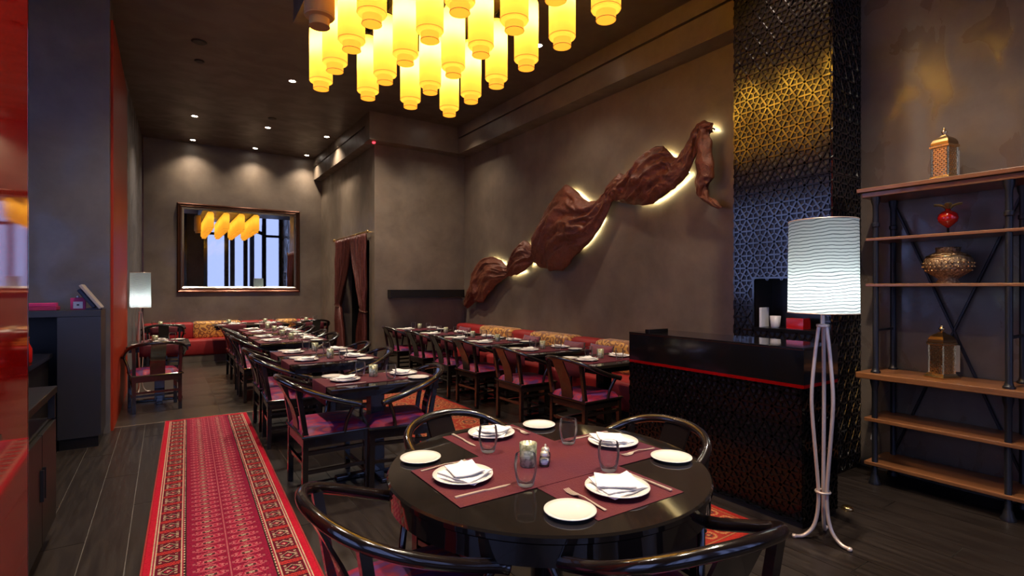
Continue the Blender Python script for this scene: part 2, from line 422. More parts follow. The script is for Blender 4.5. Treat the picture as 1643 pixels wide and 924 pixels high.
# back room tiles
tile_mesh = {}
for i in range(9):
    for j in range(10):
        xa, ya = -0.7 + i * 0.62, 6.80 + j * 0.6
        xb, yb = min(xa + 0.62, XR), min(ya + 0.6, YB)
        if xb - xa < 0.03 or yb - ya < 0.03: continue
        key = (round(xb - xa, 3), round(yb - ya, 3))
        if key not in tile_mesh:
            o = obj('floor_tile', B(0.0015, xb - xa - 0.0015, 0.0015, yb - ya - 0.0015, -0.02, -0.001), 'tile', floor); tile_mesh[key] = o.data
        else:
            o = bpy.data.objects.new('floor_tile', tile_mesh[key]); C.objects.link(o); o.parent = floor
        o.location = (xa, ya, 0)
struct('trim_1', B(-0.55, XR, 6.765, 6.795, -0.02, 0.003), 'brass_strip')

struct('ceiling', B(-4.3, 5.0, 0.6, 12.7, ZC, ZC + 0.15), 'ceil')
struct('ceiling_front', B(-4.3, 5.0, -3.0, 0.6, ZF, ZF + 0.15), 'ceil')
struct('wall_riser', B(-4.3, XR, 0.6, 0.7, ZC + 0.15, ZF), 'ceil')
struct('wall_right', B(XR, XR + 0.2, 2.4, YRET + 0.2, 0, ZF), 'wall')
struct('wall_right_front', B(XR, XR + 0.2, -2.8, 2.4, 0, ZF), 'wall_sheen')
struct('wall_return', B(3.0, XR, YRET, YRET + 0.2, 0, ZC), 'wall')
# curtained wall with a doorway
DY0, DY1, DZ = 9.05, 10.75, 2.30
bm = bmesh.new()
box(bm, 3.0, 3.2, YRET + 0.2, DY0, 0, ZC); box(bm, 3.0, 3.2, DY1, YB, 0, ZC); box(bm, 3.0, 3.2, DY0, DY1, DZ, ZC)
struct('wall_curtain', bm, 'wall')
bm = bmesh.new()
box(bm, 3.2, 4.6, DY0 - 0.1, DY0, 0, 2.5); box(bm, 3.2, 4.6, DY1, DY1 + 0.1, 0, 2.5); box(bm, 4.6, 4.7, DY0 - 0.1, DY1 + 0.1, 0, 2.5); box(bm, 3.2, 4.7, DY0 - 0.1, DY1 + 0.1, 2.5, 2.6)
struct('wall_passage', bm, 'dark')
struct('wall_back', B(-0.6, 3.2, YB, YB + 0.2, 0, ZC), 'wall')
bm = bmesh.new(); prism(bm, [(-0.6, 6.95), (-0.475, 6.95), (-0.465, 9.0), (-0.375, YB), (-0.6, YB)], 0, ZC)
struct('wall_left', bm, 'pillar')
struct('trim_2', B(-0.372, -0.352, YB - 0.02, YB, 0.0, ZC), 'bronze')
struct('wall_pillar', B(-1.35, -0.46, 6.55, 6.95, 0, ZC), 'pillar')
# lobby enclosure (beyond the pillar)
bm = bmesh.new()
box(bm, -4.2, -1.35, 9.5, 9.7, 0, ZC); box(bm, -0.8, -0.6, 6.95, 9.7, 0, ZC); box(bm, -1.35, -0.6, 9.5, 9.7, 0, ZC)
struct('wall_lobby', bm, 'pillar')
bm = bmesh.new()
box(bm, -4.2, -4.0, -2.8, -2.2, 0, ZF); box(bm, -4.2, -4.0, 1.6, 3.0, 0, ZF); box(bm, -4.2, -4.0, -2.2, 1.6, 3.7, ZF); box(bm, -4.2, -4.0, -2.2, 1.6, 0, 0.1); box(bm, -4.2, -4.0, 9.0, 9.7, 0, ZC); box(bm, -4.2, -4.0, 3.0, 9.0, 3.7, ZC); box(bm, -4.2, -4.0, 3.0, 9.0, 0, 0.1)
struct('wall_lobby_window', bm, 'pillar')
bm = bmesh.new()
box(bm, -4.2, -3.6, -2.7, -2.5, 0, ZF); box(bm, 0.8, 1.45, -2.7, -2.5, 0, ZF); box(bm, -3.6, 0.8, -2.7, -2.5, 4.8, ZF); box(bm, -3.6, 0.8, -2.7, -2.5, 0, 0.4); box(bm, 4.72, 4.95, -2.7, -2.5, 0, ZF); box(bm, 1.45, 4.72, -2.7, -2.5, 5.35, ZF); box(bm, 1.45, 4.72, -2.7, -2.5, 0, 0.45)
struct('wall_front', bm, 'pillar')
# windows
def window(n, bars, pane):
    wnd = bpy.data.objects.new('window_%d' % n, None); C.objects.link(wnd); wnd['kind'] = 'structure'
    for b_ in bars:
        if isinstance(b_, tuple): obj('window_bar', B(*b_), 'chair_black', wnd)
        else: obj('window_bar', b_, 'chair_black', wnd)
    obj('pane', B(*pane), 'pane', wnd)
    return wnd
arch = bmesh.new()
for i in range(10):
    t0, t1 = i / 10, (i + 1) / 10
    xa, xb = 2.35 + 1.6 * t0, 2.35 + 1.6 * t1
    za, zb = 3.92 + 0.24 * math.sin(PI * t0), 3.92 + 0.24 * math.sin(PI * t1)
    prism_v = [arch.verts.new(v) for v in ((xa, -2.62, za), (xb, -2.62, zb), (xb, -2.62, zb + 0.17), (xa, -2.62, za + 0.17), (xa, -2.5, za), (xb, -2.5, zb), (xb, -2.5, zb + 0.17), (xa, -2.5, za + 0.17))]
    for f in ((0, 1, 2, 3), (7, 6, 5, 4), (0, 4, 5, 1), (3, 2, 6, 7), (1, 5, 6, 2), (0, 3, 7, 4)): arch.faces.new([prism_v[q] for q in f])
window(1, [(1.45, 1.60, -2.64, -2.48, 0.45, 5.35), (4.60, 4.72, -2.64, -2.48, 0.45, 5.35), (2.27, 2.45, -2.64, -2.48, 0.45, 5.35), (3.06, 3.24, -2.64, -2.48, 0.45, 4.1), (3.86, 4.04, -2.64, -2.48, 0.45, 5.35),
           (1.45, 2.45, -2.62, -2.5, 3.88, 4.0), (3.95, 4.72, -2.62, -2.5, 3.88, 4.0), arch, (1.45, 4.72, -2.64, -2.48, 5.22, 5.35), (1.45, 4.72, -2.64, -2.48, 0.45, 0.6)], (1.45, 4.72, -2.575, -2.565, 0.45, 5.35))
window(2, [(-4.12, -4.02, y - 0.05, y + 0.05, 0.1, 3.7) for y in (3.05, 4.5, 6.0, 7.5, 8.95)] + [(-4.12, -4.02, 3.0, 9.0, z, z + 0.08) for z in (0.1, 2.5, 3.62)], (-4.075, -4.065, 3.0, 9.0, 0.1, 3.7))
window(4, [(-4.12, -4.02, y - 0.05, y + 0.05, 0.1, 3.7) for y in (-2.15, -0.9, 0.35, 1.55)] + [(-4.12, -4.02, -2.2, 1.6, z, z + 0.08) for z in (0.1, 2.5, 3.62)], (-4.075, -4.065, -2.2, 1.6, 0.1, 3.7))
window(3, [(x - 0.06, x + 0.06, -2.64, -2.48, 0.4, 4.8) for x in (-3.54, -2.5, -1.4, -0.3, 0.74)] + [(-3.6, 0.8, -2.62, -2.5, z, z + 0.1) for z in (0.4, 3.3, 4.7)], (-3.6, 0.8, -2.575, -2.565, 0.4, 4.8))  # unseen window, added to bring blue daylight onto the pillar
# street pillars and pavement outside, seen in the mirror
bm = bmesh.new(); box(bm, -9, 10, -14, -2.7, -0.3, -0.05); box(bm, -14, -4.2, -2.7, 12, -0.3, -0.05)
struct('pavement', bm, 'asphalt')
for i, xx in enumerate((2.75, 3.62)):
    struct('trim_%d' % (7 + i), B(xx - 0.1, xx + 0.1, -4.2, -4.0, -0.05, 4.6), 'navy')

# dropped bulkheads round the ceiling with a dark recessed groove
def bulk(n, lo, hi, axis):
    bm = bmesh.new(); (x0, x1, y0, y1) = lo
    box(bm, x0, x1, y0, y1, 3.915, 4.185)
    box(bm, x0, x1, y0, y1, 4.215, ZC)
    o = struct(n, bm, 'wall'); 
    g = bmesh.new(); (x0, x1, y0, y1) = hi
    box(g, x0, x1, y0, y1, 4.185, 4.215); obj('groove', g, 'groove', o)
bulk('trim_3', (4.49, XR, 2.81, 8.52), (4.53, XR, 2.81, 8.52), 'x')
bm = B(2.83, XR, 8.52, YRET, 3.93, ZC); struct('trim_4', bm, 'wall')
bulk('trim_5', (2.83, 3.0, YRET, YB), (2.87, 3.0, YRET, YB), 'x')
struct('trim_6', B(4.49, XR, 0.7, 2.79, 3.915, ZC), 'wall')
struct('baseboard_left', B(-0.46, -0.44, 9.05, 9.9, 0.0, 0.1), 'dark') if False else None

# ------------------------------------------------------------------ left side
t = thing('lacquered_screen', 'tall glossy red lacquered screen at the left edge of the picture', 'panel', (-0.6, 2.35, 0))
obj('board', B(-0.045, 0.095, -0.75, 0.75, 0.0, 4.38), 'red_gloss', t)
obj('edge_strip', B(-0.045, 0.096, 0.75, 0.762, 0.0, 4.38), 'black_gloss', t)
t = thing('red_partition', 'tall orange-red lacquered partition standing behind the grey pillar', 'partition', (-0.45, 7.82, 0))
obj('board', B(-0.01, 0.012, -1.17, 1.17, 0.0, 4.17), 'red_panel', t)
# dark storage end piece by the lens
t = thing('low_cabinet', 'low dark cabinet end at the bottom left corner before the red panel', 'cabinet', (-0.62, 2.38, 0))
obj('body', B(-0.1, 0.125, -0.2, 0.2, 0.0, 0.90), 'dark', t)
obj('top', B(-0.1, 0.13, -0.2, 0.205, 0.90, 0.925, 0.004), 'black_gloss', t)
# sideboard
t = thing('sideboard', 'dark sideboard with open shelf between the red panel and the host desk', 'sideboard', (-0.85, 3.58, 0))
obj('body', B(-0.35, 0.30, -0.42, 0.42, 0.10, 0.70), 'dark', t)
obj('plinth', B(-0.35, 0.26, -0.40, 0.40, 0.0, 0.10), 'dark', t)
for k in range(2):
    d = obj('door', B(0.30, 0.322, -0.41 + k * 0.415, -0.005 + k * 0.415, 0.12, 0.69, 0.003), 'dark', t)
    obj('handle', B(0.322, 0.336, -0.05 + k * 0.06, -0.04 + k * 0.06, 0.36, 0.52), 'iron', d)
obj('shelf', B(-0.36, 0.325, -0.43, 0.43, 0.84, 0.88, 0.004), 'dark', t)
for sx in (-0.34, 0.29):
    for sy in (-0.41, 0.38):
        obj('post', B(sx, sx + 0.03, sy, sy + 0.03, 0.70, 0.84), 'dark', t)
# items on it
o = obj('wicker_crate', B(-0.15, 0.15, -0.12, 0.12, 0, 0.02), 'wicker'); bm = bmesh.new(); bm.from_mesh(o.data)
for a in ((-0.15, 0.15, -0.12, -0.10), (-0.15, 0.15, 0.10, 0.12), (-0.15, -0.13, -0.1, 0.1), (0.13, 0.15, -0.1, 0.1)):
    for k in range(4): box(bm, *a, 0.02 + k * 0.05, 0.062 + k * 0.05)
bm.to_mesh(o.data); bm.free(); o.location = (-1.0, 5.0, 0.88); tag(o, 'brown slatted crate on the low counter under the host desk top', 'crate')
t = thing('back_counter', 'low dark service counter running under the host desk top', 'counter', (-1.0, 5.15, 0))
obj('body', B(-0.3, 0.15, -0.9, 0.88, 0.0, 0.84), 'dark', t); obj('top', B(-0.32, 0.18, -0.92, 0.88, 0.84, 0.88, 0.005), 'table_black', t)
cards = obj('menu_cards', B(-0.06, 0.06, -0.012, 0.012, 0, 0.16, 0.002), 'paper'); cards.rotation_euler = (-0.12, 0, 0.5); cards.location = (-0.87, 4.62, 0.882)
tag(cards, 'cream menu cards standing on the low counter under the host desk', 'menu')
bm = L([(0.026, 0), (0.03, 0.01), (0.03, 0.11), (0.012, 0.15), (0.012, 0.19), (0.014, 0.19), (0.014, 0.2)], 14)
o = obj('red_bottle', bm, 'pomegranate', smooth=True); o.location = (-0.87, 5.32, 0.88); tag(o, 'small red bottle on the low counter beside the slatted crate', 'bottle')

t = thing('host_desk', 'dark blue-black host desk in front of the grey pillar', 'desk', (-0.95, 6.28, 0))
obj('desk_top', B(-0.65, 0.46, -0.22, 0.24, 1.19, 1.25, 0.004), 'navy', t)
obj('side_panel', B(0.155, 0.46, -0.22, 0.24, 0.10, 1.19), 'navy', t)
obj('plinth', B(0.165, 0.44, -0.20, 0.24, 0.0, 0.10), 'dark', t)
obj('side_panel', B(-0.65, -0.60, -0.22, 0.24, 0.0, 1.19), 'navy', t)
obj('back_panel', B(-0.60, 0.155, 0.20, 0.24, 0.0, 1.19), 'dark', t)
for k, (sz, lab) in enumerate((((0.14, 0.035), 'lower pink folder lying flat on the left of the host desk'), ((0.13, 0.03), 'upper pink folder stacked on another at the left of the host desk'))):
    o = obj('pink_folder', B(-sz[0], sz[0] * 0.9, -0.09, 0.09, 0, sz[1], 0.004), 'pink' if k else 'pink_edge')
    o.location = (-0.93, 6.2, 1.25 + 0.035 * k); o.rotation_euler = (0, 0, 0.06 * k); tag(o, lab, 'folder', None)
t = thing('picture_stand', 'small pink framed card standing on the host desk', 'frame', (-0.665, 6.18, 1.25))
obj('frame', B(-0.055, 0.055, 0.0, 0.018, 0.0, 0.11, 0.004), 'pink', t)
obj('card', B(-0.034, 0.034, -0.003, 0.0, 0.012, 0.075), 'white_pot', t)
obj('print', B(-0.009, 0.009, -0.0045, -0.003, 0.038, 0.052), 'navy', t)
obj('knob', L([(0.003, 0), (0.012, 0.006), (0.012, 0.014), (0.003, 0.02)], 10, cy=0.009, cz=0.11), 'white_pot', t, True)
t = thing('tilted_monitor', 'tilted flat monitor seen edge-on at the right end of the host desk', 'monitor', (-0.545, 6.2, 1.25))
sl = Matrix.Rotation(-0.62, 4, 'Y')
obj('screen', B(-0.012, 0.012, -0.12, 0.12, 0.0, 0.26, 0.004, mtx=Matrix.Translation((0.05, 0, 0.012)) @ Matrix.Rotation(-0.60, 4, 'Y')), 'grey_plastic', t)
obj('rear_cover', B(-0.045, -0.012, -0.10, 0.10, 0.03, 0.23, 0.008, mtx=Matrix.Translation((0.045, 0, 0.012)) @ Matrix.Rotation(-0.60, 4, 'Y')), 'screen_back', t)
obj('foot', B(-0.06, 0.06, -0.08, 0.08, 0.0, 0.015, 0.003), 'screen_back', t)

# ------------------------------------------------------------------ mirror on the back wall
t = thing('wall_mirror', 'large wide mirror in a bronze frame on the back wall', 'mirror', (1.36, YB, 2.265))
W2, H2 = 1.165, 0.905
def frame_ring(bm, w0, h0, w1, h1, y0, y1):
    prof = [((w0, h0), y0), ((w1, h1), y1)]
    o_ = [bm.verts.new((sx * w0, y0, sz * h0)) for sx, sz in ((-1, -1), (1, -1), (1, 1), (-1, 1))]
    i_ = [bm.verts.new((sx * w1, y1, sz * h1)) for sx, sz in ((-1, -1), (1, -1), (1, 1), (-1, 1))]
    for k in range(4):
        j = (k + 1) % 4; bm.faces.new((o_[k], o_[j], i_[j], i_[k]))
bm = bmesh.new()
rings = [(0.0, 0.0), (0.0, -0.05), (0.02, -0.07), (0.045, -0.055), (0.06, -0.064), (0.078, -0.035)]
for (a, ya), (b_, yb_) in zip(rings[:-1], rings[1:]): frame_ring(bm, W2 - a, H2 - a, W2 - b_, H2 - b_, ya, yb_)
obj('frame', bm, 'bronze', t)
bm = bmesh.new(); frame_ring(bm, W2 - 0.078, H2 - 0.078, W2 - 0.092, H2 - 0.092, -0.035, -0.04); frame_ring(bm, W2 - 0.092, H2 - 0.092, W2 - 0.125, H2 - 0.125, -0.04, -0.022)
obj('inner_fillet', bm, 'silver', t)
obj('mirror_glass', B(-W2 + 0.07, W2 - 0.07, -0.024, -0.01, -H2 + 0.07, H2 - 0.07), 'mirror', t)

# ------------------------------------------------------------------ downlights
def make_downlight(x, y, label, lit=True, energy=1.0, blend=1.0, size=2.0):
    t = thing('downlight', label, 'ceiling light', (x, y, ZC), 0, 'recessed downlights')
    bm = L([(0.045, -0.004), (0.062, -0.008), (0.068, 0.0), (0.05, 0.0)], 20, cap=False)
    obj('trim_ring', bm, 'silver', t, True)
    obj('lens', L([(0.001, -0.003), (0.044, -0.003), (0.044, 0.0), (0.001, 0.0)], 20), 'downlight', t)
    l = bpy.data.lights.new('downlight_lamp', 'SPOT'); l.energy = SPOT * energy; l.color = (1.0, 0.84, 0.66)
    l.spot_size = size; l.spot_blend = blend; l.shadow_soft_size = 0.05
    o = bpy.data.objects.new('downlight_lamp', l); C.objects.link(o); o.parent = t; o.location = (0, 0, -0.02)
    return t
for x, y, lab, e in ((1.51, 7.91, 'bright downlight left of the yellow lanterns', 1.0), (0.42, 10.45, 'left downlight of the row before the back wall row', 0.8),
                  (1.57, 10.45, 'middle downlight of the row before the back wall row', 0.8), (2.62, 10.45, 'right downlight of the row before the back wall row', 0.6),
                  (0.46, 12.15, 'left downlight close to the back wall, over the mirror edge', 0.32), (1.58, 12.15, 'middle downlight close to the back wall, above the mirror', 0.32),
                  (2.62, 12.15, 'right downlight close to the back wall and the bulkhead', 0.4), (3.98, 7.88, 'downlight just behind the lowest hanging yellow lantern', 0.35),
                  (2.66, 7.96, 'downlight peeping below the second column of yellow lanterns', 0.9), (3.78, 5.09, 'downlight right of the hanging yellow lanterns', 0.35)):
    make_downlight(x, y, lab, True, e)
for x, y, w_ in ((3.78, 2.3, 'over the shelf unit'), (0.35, 2.6, 'over the near part of the runner rug'), (0.35, 5.1, 'over the far part of the runner rug'), (1.3, 1.0, 'over the left of the round table'), (2.9, 1.2, 'over the white lamp')):  # unseen downlights, added to light the near part of the room
    make_downlight(x, y, 'added unseen downlight above the picture, ' + w_, True, 1.0 if x < 3 else 0.6)
for x, y, r, lab in ((0.34, 7.27, 0.085, 'larger dark round ceiling speaker, nearer of two'), (0.37, 7.885, 0.06, 'smaller dark round ceiling disc behind the larger one'), (1.55, 9.85, 0.07, 'dark round ceiling disc beside a lit downlight')):
    o = obj('ceiling_disc', L([(0.001, -0.012), (r * 0.8, -0.012), (r, -0.004), (r, 0.0), (0.001, 0)], 20), 'dark', smooth=False); o.location = (x, y, ZC); tag(o, lab, 'ceiling disc', 'dark ceiling discs')
o = obj('red_indicator', L([(0.001, -0.03), (0.02, -0.026), (0.028, -0.01), (0.028, 0.0), (0.001, 0)], 14), 'redled', smooth=True); o.location = (2.95, 8.66, 3.93); tag(o, 'small glowing red light under the bulkhead corner', 'indicator light')

# ------------------------------------------------------------------ lantern chandelier
t = thing('lantern_canopy', 'brown dropped ceiling panel carrying the yellow lanterns', 'ceiling panel', (1.92, 3.4, ZC))
obj('panel', B(-0.88, 0.88, -2.0, 2.01, -0.36, 0.0), 'ceil', t)
for k in range(4): obj('rail', B(-0.70 + k * 0.4533, -0.66 + k * 0.4533, -1.95, 1.95, -0.385, -0.36), 'dark', t)
lan = None; ZB = 3.34
prof = [(0.068, 0.0), (0.070, 0.004), (0.070, 0.058), (0.075, 0.062), (0.099, 0.068), (0.105, 0.078), (0.105, 0.555), (0.099, 0.572), (0.078, 0.578), (0.076, 0.61)]
rows = ['front', 'second', 'third', 'fourth', 'fifth', 'sixth', 'seventh', 'eighth']
cols = ['leftmost', 'second', 'third', 'rightmost']
def make_lantern(m, lit=True, ztop=ZC - 0.385):
    t = thing('hanging_lantern', '', 'lantern', (0, 0, ZB), 0, 'hanging yellow lanterns')
    obj('shade', L(prof, 28, cap=False), m, t, 0.7)
    obj('lower_disc', L([(0.001, 0.0), (0.068, 0.0), (0.068, 0.003), (0.001, 0.003)], 28), m, t, 0.7)
    bm = T([(0.071 * math.cos(a), 0.071 * math.sin(a), 0.003) for a in [2 * PI * k / 24 for k in range(25)]], 0.0025, 5)
    tube(bm, [(0.1055 * math.cos(a), 0.1055 * math.sin(a), 0.080) for a in [2 * PI * k / 28 for k in range(29)]], 0.002, 5)
    obj('seam_ring', bm, 'lantern_off', t)
    obj('rod', T([(0, 0, 0.60), (0, 0, ztop - ZB)], 0.008, 6), 'dark', t)
    obj('collar', L([(0.001, 0), (0.079, 0), (0.079, 0.012), (0.001, 0.012)], 20, cz=0.61), 'dark', t)
    if lit: obj('bulb', L([(0.004, 0.33), (0.013, 0.35), (0.013, 0.49), (0.004, 0.51)], 10), 'bulb', t)
    return t
for i in range(4):
    for j in range(8):
        x, y = 1.235 + 0.4525 * i, 5.13 - 0.4875 * j
        vis = j < (4, 5, 5, 6)[i]  # lanterns past these rows are out of view, added for light and reflections
        lab = '%s row from the back, %s column of the hanging yellow lanterns' % (['first', 'second', 'third', 'fourth', 'fifth', 'sixth', 'seventh', 'eighth'][j], cols[i])
        if lan is None:
            lan = make_lantern('lantern'); lan['label'] = lab; lan.location = (x, y, ZB)
        else:
            copy_thing(lan, (x, y, ZB), 0, lab)

off_l = make_lantern('lantern_off', False, ZC); off_l.location = (0.93, 3.91, ZB); off_l['label'] = 'unlit tan lantern hanging at the left edge of the yellow cluster'
# ------------------------------------------------------------------ lattice panels
def clip(p, q, w, h):
    x0, y0 = p; dx, dy = q[0] - x0, q[1] - y0; t0, t1 = 0.0, 1.0
    for pp, qq in ((-dx, x0), (dx, w - x0), (-dy, y0), (dy, h - y0)):
        if abs(pp) < 1e-9:
            if qq < 0: return None
        else:
            r = qq / pp
            if pp < 0: t0 = max(t0, r)
            else: t1 = min(t1, r)
    if t1 - t0 < 1e-3: return None
    return (x0 + t0 * dx, y0 + t0 * dy), (x0 + t1 * dx, y0 + t1 * dy)
def lattice_mesh(w, h, a=0.125, holes=(), d=0.012):
    verts, faces = [], []; hh = a * math.sqrt(3) / 2
    segs = []
    nj = int(h / hh) + 3; ni = int(w / a) + 4
    P = lambda i, j: (i * a + (j % 2) * a / 2 - a, j * hh - hh)
    for j in range(nj):
        for i in range(ni):
            A = P(i, j); Bp = P(i + 1, j); up = P(i + (j % 2), j + 1); up2 = P(i + 1 + (j % 2), j + 1)
            segs += [(A, Bp, 0.020), (A, up, 0.020), (Bp, up, 0.020)]
            for tri in ((A, Bp, up), (Bp, up2, up)):
                c = (sum(p[0] for p in tri) / 3, sum(p[1] for p in tri) / 3)
                for m_, n_ in ((0, 1), (1, 2), (2, 0)):
                    e = ((tri[m_][0] + tri[n_][0]) / 2, (tri[m_][1] + tri[n_][1]) / 2); segs.append((c, e, 0.0155))
    segs += [((0.006, 0), (0.006, h), 0.012), ((w - 0.006, 0), (w - 0.006, h), 0.012), ((0, 0.006), (w, 0.006), 0.012), ((0, h - 0.006), (w, h - 0.006), 0.012)]
    for p, q, wd in segs:
        r = clip(p, q, w, h)
        if not r: continue
        p, q = r; mx, my = (p[0] + q[0]) / 2, (p[1] + q[1]) / 2
        if any(x0 < mx < x1 and y0 < my < y1 for x0, x1, y0, y1 in holes): continue
        dx, dy = q[0] - p[0], q[1] - p[1]; ln = math.hypot(dx, dy); nx, ny = -dy / ln, dx / ln
        b = len(verts); dd = d * (1.0 if wd > 0.016 else 0.85)
        for s, z in ((0.5, 0.0), (0.36, dd), (-0.36, dd), (-0.5, 0.0)):
            for e in (p, q): verts.append((e[0] + nx * wd * s, e[1] + ny * wd * s, z))
        for k in (0, 2, 4): faces.append((b + k, b + k + 1, b + k + 3, b + k + 2))
    return verts, faces
def lattice(name, w, h, parent, mtx, m='lattice', **k):
    v, f = lattice_mesh(w, h, **k)
    me = bpy.data.meshes.new(name); me.from_pydata(v, [], f); me.transform(mtx); me.materials.append(M[m])
    o = bpy.data.objects.new(name, me); C.objects.link(o); o.parent = parent; o['kind'] = 'stuff'
    return o
def facing_mx(origin, u, v, n_):                     # local (u,v,n) to parent space
    m = Matrix.Identity(4)
    for i, c in enumerate((u, v, n_)):
        for r in range(3): m[r][i] = c[r]
    for r in range(3): m[r][3] = origin[r]
    return m
# column: X 4.262..4.75, Y 1.963..2.795
cx0, cy0, cy1 = 4.275, 1.975, 2.795
t = thing('lattice_column', 'tall black column clad in raised geometric lattice right of the drape', 'column', (4.5, 2.385, 0))
off = Vector((4.5, 2.385, 0))
bm = bmesh.new()
nz0, nz1, ny0, ny1 = 1.11, 1.53, 2.05, 2.60
box(bm, cx0 - 4.5, 0.25, cy0 - 2.385, cy1 - 2.385, 0, nz0); box(bm, cx0 - 4.5, 0.25, cy0 - 2.385, cy1 - 2.385, nz1, ZC)
box(bm, cx0 - 4.5, 0.25, cy0 - 2.385, ny0 - 2.385, nz0, nz1); box(bm, cx0 - 4.5, 0.25, ny1 - 2.385, cy1 - 2.385, nz0, nz1)
box(bm, 0.05, 0.25, ny0 - 2.385, ny1 - 2.385, nz0, nz1)
obj('core', bm, 'lattice_back', t)
for z0, z1 in ((0.0, 2.335), (2.345, ZC)):
    hl = [(cy1 - ny1 - 0.01, cy1 - ny0 + 0.01, nz0 - z0 - 0.02, nz1 - z0 + 0.01)] if z0 == 0 else []
    lattice('front_lattice', cy1 - cy0, z1 - z0, t, facing_mx((cx0 - 4.5, cy1 - 2.385, z0), (0, -1, 0), (0, 0, 1), (-1, 0, 0)), holes=hl)
    lattice('side_lattice', 0.475, z1 - z0, t, facing_mx((cx0 - 4.5, cy0 - 2.385, z0), (1, 0, 0), (0, 0, 1), (0, -1, 0)))
bm = bmesh.new()
for a in ((ny0, ny1, nz0 - 0.02, nz0), (ny0, ny1, nz1, nz1 + 0.015), (ny0 - 0.015, ny0, nz0 - 0.02, nz1 + 0.015), (ny1, ny1 + 0.015, nz0 - 0.02, nz1 + 0.015)):
    box(bm, cx0 - 4.5 - 0.014, cx0 - 4.5 + 0.01, a[0] - 2.385, a[1] - 2.385, a[2], a[3])
obj('niche_frame', bm, 'black_gloss', t)
bm = L([(0.03, 0), (0.036, 0.01), (0.044, 0.1), (0.04, 0.1), (0.034, 0.012)], 20, cap=False); lathe(bm, [(0.001, 0.002), (0.03, 0.002), (0.03, 0.004), (0.001, 0.004)], 20)
o = obj('white_cup', bm, 'white_pot', smooth=True); o.location = (4.37, 2.47, nz0); tag(o, 'white cup standing in the dark niche of the lattice column', 'cup')
o = obj('white_bookend', B(-0.06, 0.06, -0.01, 0.01, 0, 0.17, 0.003), 'white_pot'); o.location = (4.36, 2.565, nz0); tag(o, 'upright white board at the left of the column niche', 'board')
o = obj('red_box', B(-0.06, 0.06, -0.07, 0.07, 0, 0.09, 0.003), 'pomegranate'); o.location = (4.38, 2.28, nz0); tag(o, 'dark red box in the column niche behind the lamp', 'box')

# ------------------------------------------------------------------ service counter
t = thing('reception_counter', 'black counter with lattice front and a thin red line under its glossy top', 'counter', (3.40, 2.31, 0))
X0, X1, Y0, Y1 = 3.192, 3.60, 1.635, 3.03
bm = bmesh.new(); box(bm, X0 - 3.4, X1 - 3.4, Y0 - 2.31, Y1 - 2.31, 0.0, 0.845)
obj('body', bm, 'lattice_back', t)
lattice('front_lattice', Y1 - Y0, 0.80, t, facing_mx((X0 - 3.4, Y1 - 2.31, 0.04), (0, -1, 0), (0, 0, 1), (-1, 0, 0)), m='lattice_low', a=0.11)
lattice('side_lattice', X1 - X0, 0.80, t, facing_mx((X0 - 3.4, Y0 - 2.31, 0.04), (1, 0, 0), (0, 0, 1), (0, -1, 0)), m='lattice_low', a=0.11)
obj('red_line', B(X0 - 3.412, X1 - 3.4, Y0 - 2.322, Y1 - 2.31, 0.845, 0.866), 'red_gloss', t)
obj('glass_fascia', B(X0 - 3.412, X1 - 3.4, Y0 - 2.322, Y1 - 2.31, 0.866, 1.075), 'black_gloss', t)
obj('counter_top', B(X0 - 3.414, X1 - 3.4, Y0 - 2.324, Y1 - 2.308, 1.075, 1.09, 0.003), 'black_gloss', t)
t = thing('rear_counter', 'black back bar joining the counter to the lattice column', 'counter', (3.93, 2.5, 0))
obj('body', B(-0.33, 0.325, -0.33, 0.30, 0.0, 0.96), 'lattice_back', t)
obj('top', B(-0.33, 0.325, -0.34, 0.31, 0.96, 1.0, 0.004), 'black_gloss', t)
o = obj('black_tray', B(-0.03, 0.2, -0.02, 0.02, 0, 0.03, 0.003), 'black_gloss'); o.location = (3.22, 2.85, 1.09); tag(o, 'low black strip lying on the far end of the counter', 'tray')

# ------------------------------------------------------------------ banquettes
def cushion(bm, y0, y1, x0, x1, z0, z1, bev):
    return box(bm, x0, x1, y0, y1, z0, z1, bev)
t = thing('wall_bench', 'long bench along the right wall with red and gold back panels', 'bench', (4.4, 6.2, 0))
obj('plinth', B(-0.22, 0.34, -2.45, 2.42, 0.0, 0.12), 'dark', t)
obj('seat', cushion(bmesh.new(), -2.5, 2.42, -0.32, 0.34, 0.12, 0.44, 0.04), 'red_velour', t, True)
segs = [(8.62, 7.70, 'red'), (7.70, 6.77, 'gold'), (6.77, 6.23, 'red'), (6.23, 5.35, 'gold'), (5.35, 4.83, 'red'), (4.83, 3.95, 'gold'), (3.95, 3.70, 'red')]
for a, b_, c in segs:
    g = 0.03 if c == 'gold' else 0.0
    o = obj('back_panel', cushion(bmesh.new(), b_ - 6.2 - g * 0.5, a - 6.2 + g * 0.5, 0.08 - g, 0.345, 0.42, 0.80 + g * 0.4, 0.06), 'gold' if c == 'gold' else 'red_velour', t, True)
    if c == 'gold': o['label'] = 'gold damask back panel'
t = thing('back_bench', 'red bench with gold back panels along the far wall under the mirror', 'bench', (1.3, 12.1, 0))
obj('plinth', B(-1.66, 1.52, -0.22, 0.34, 0.0, 0.13), 'wall', t)
obj('seat', box(bmesh.new(), -1.66, 1.52, -0.24, 0.34, 0.13, 0.44, 0.04), 'red_velour', t, True)
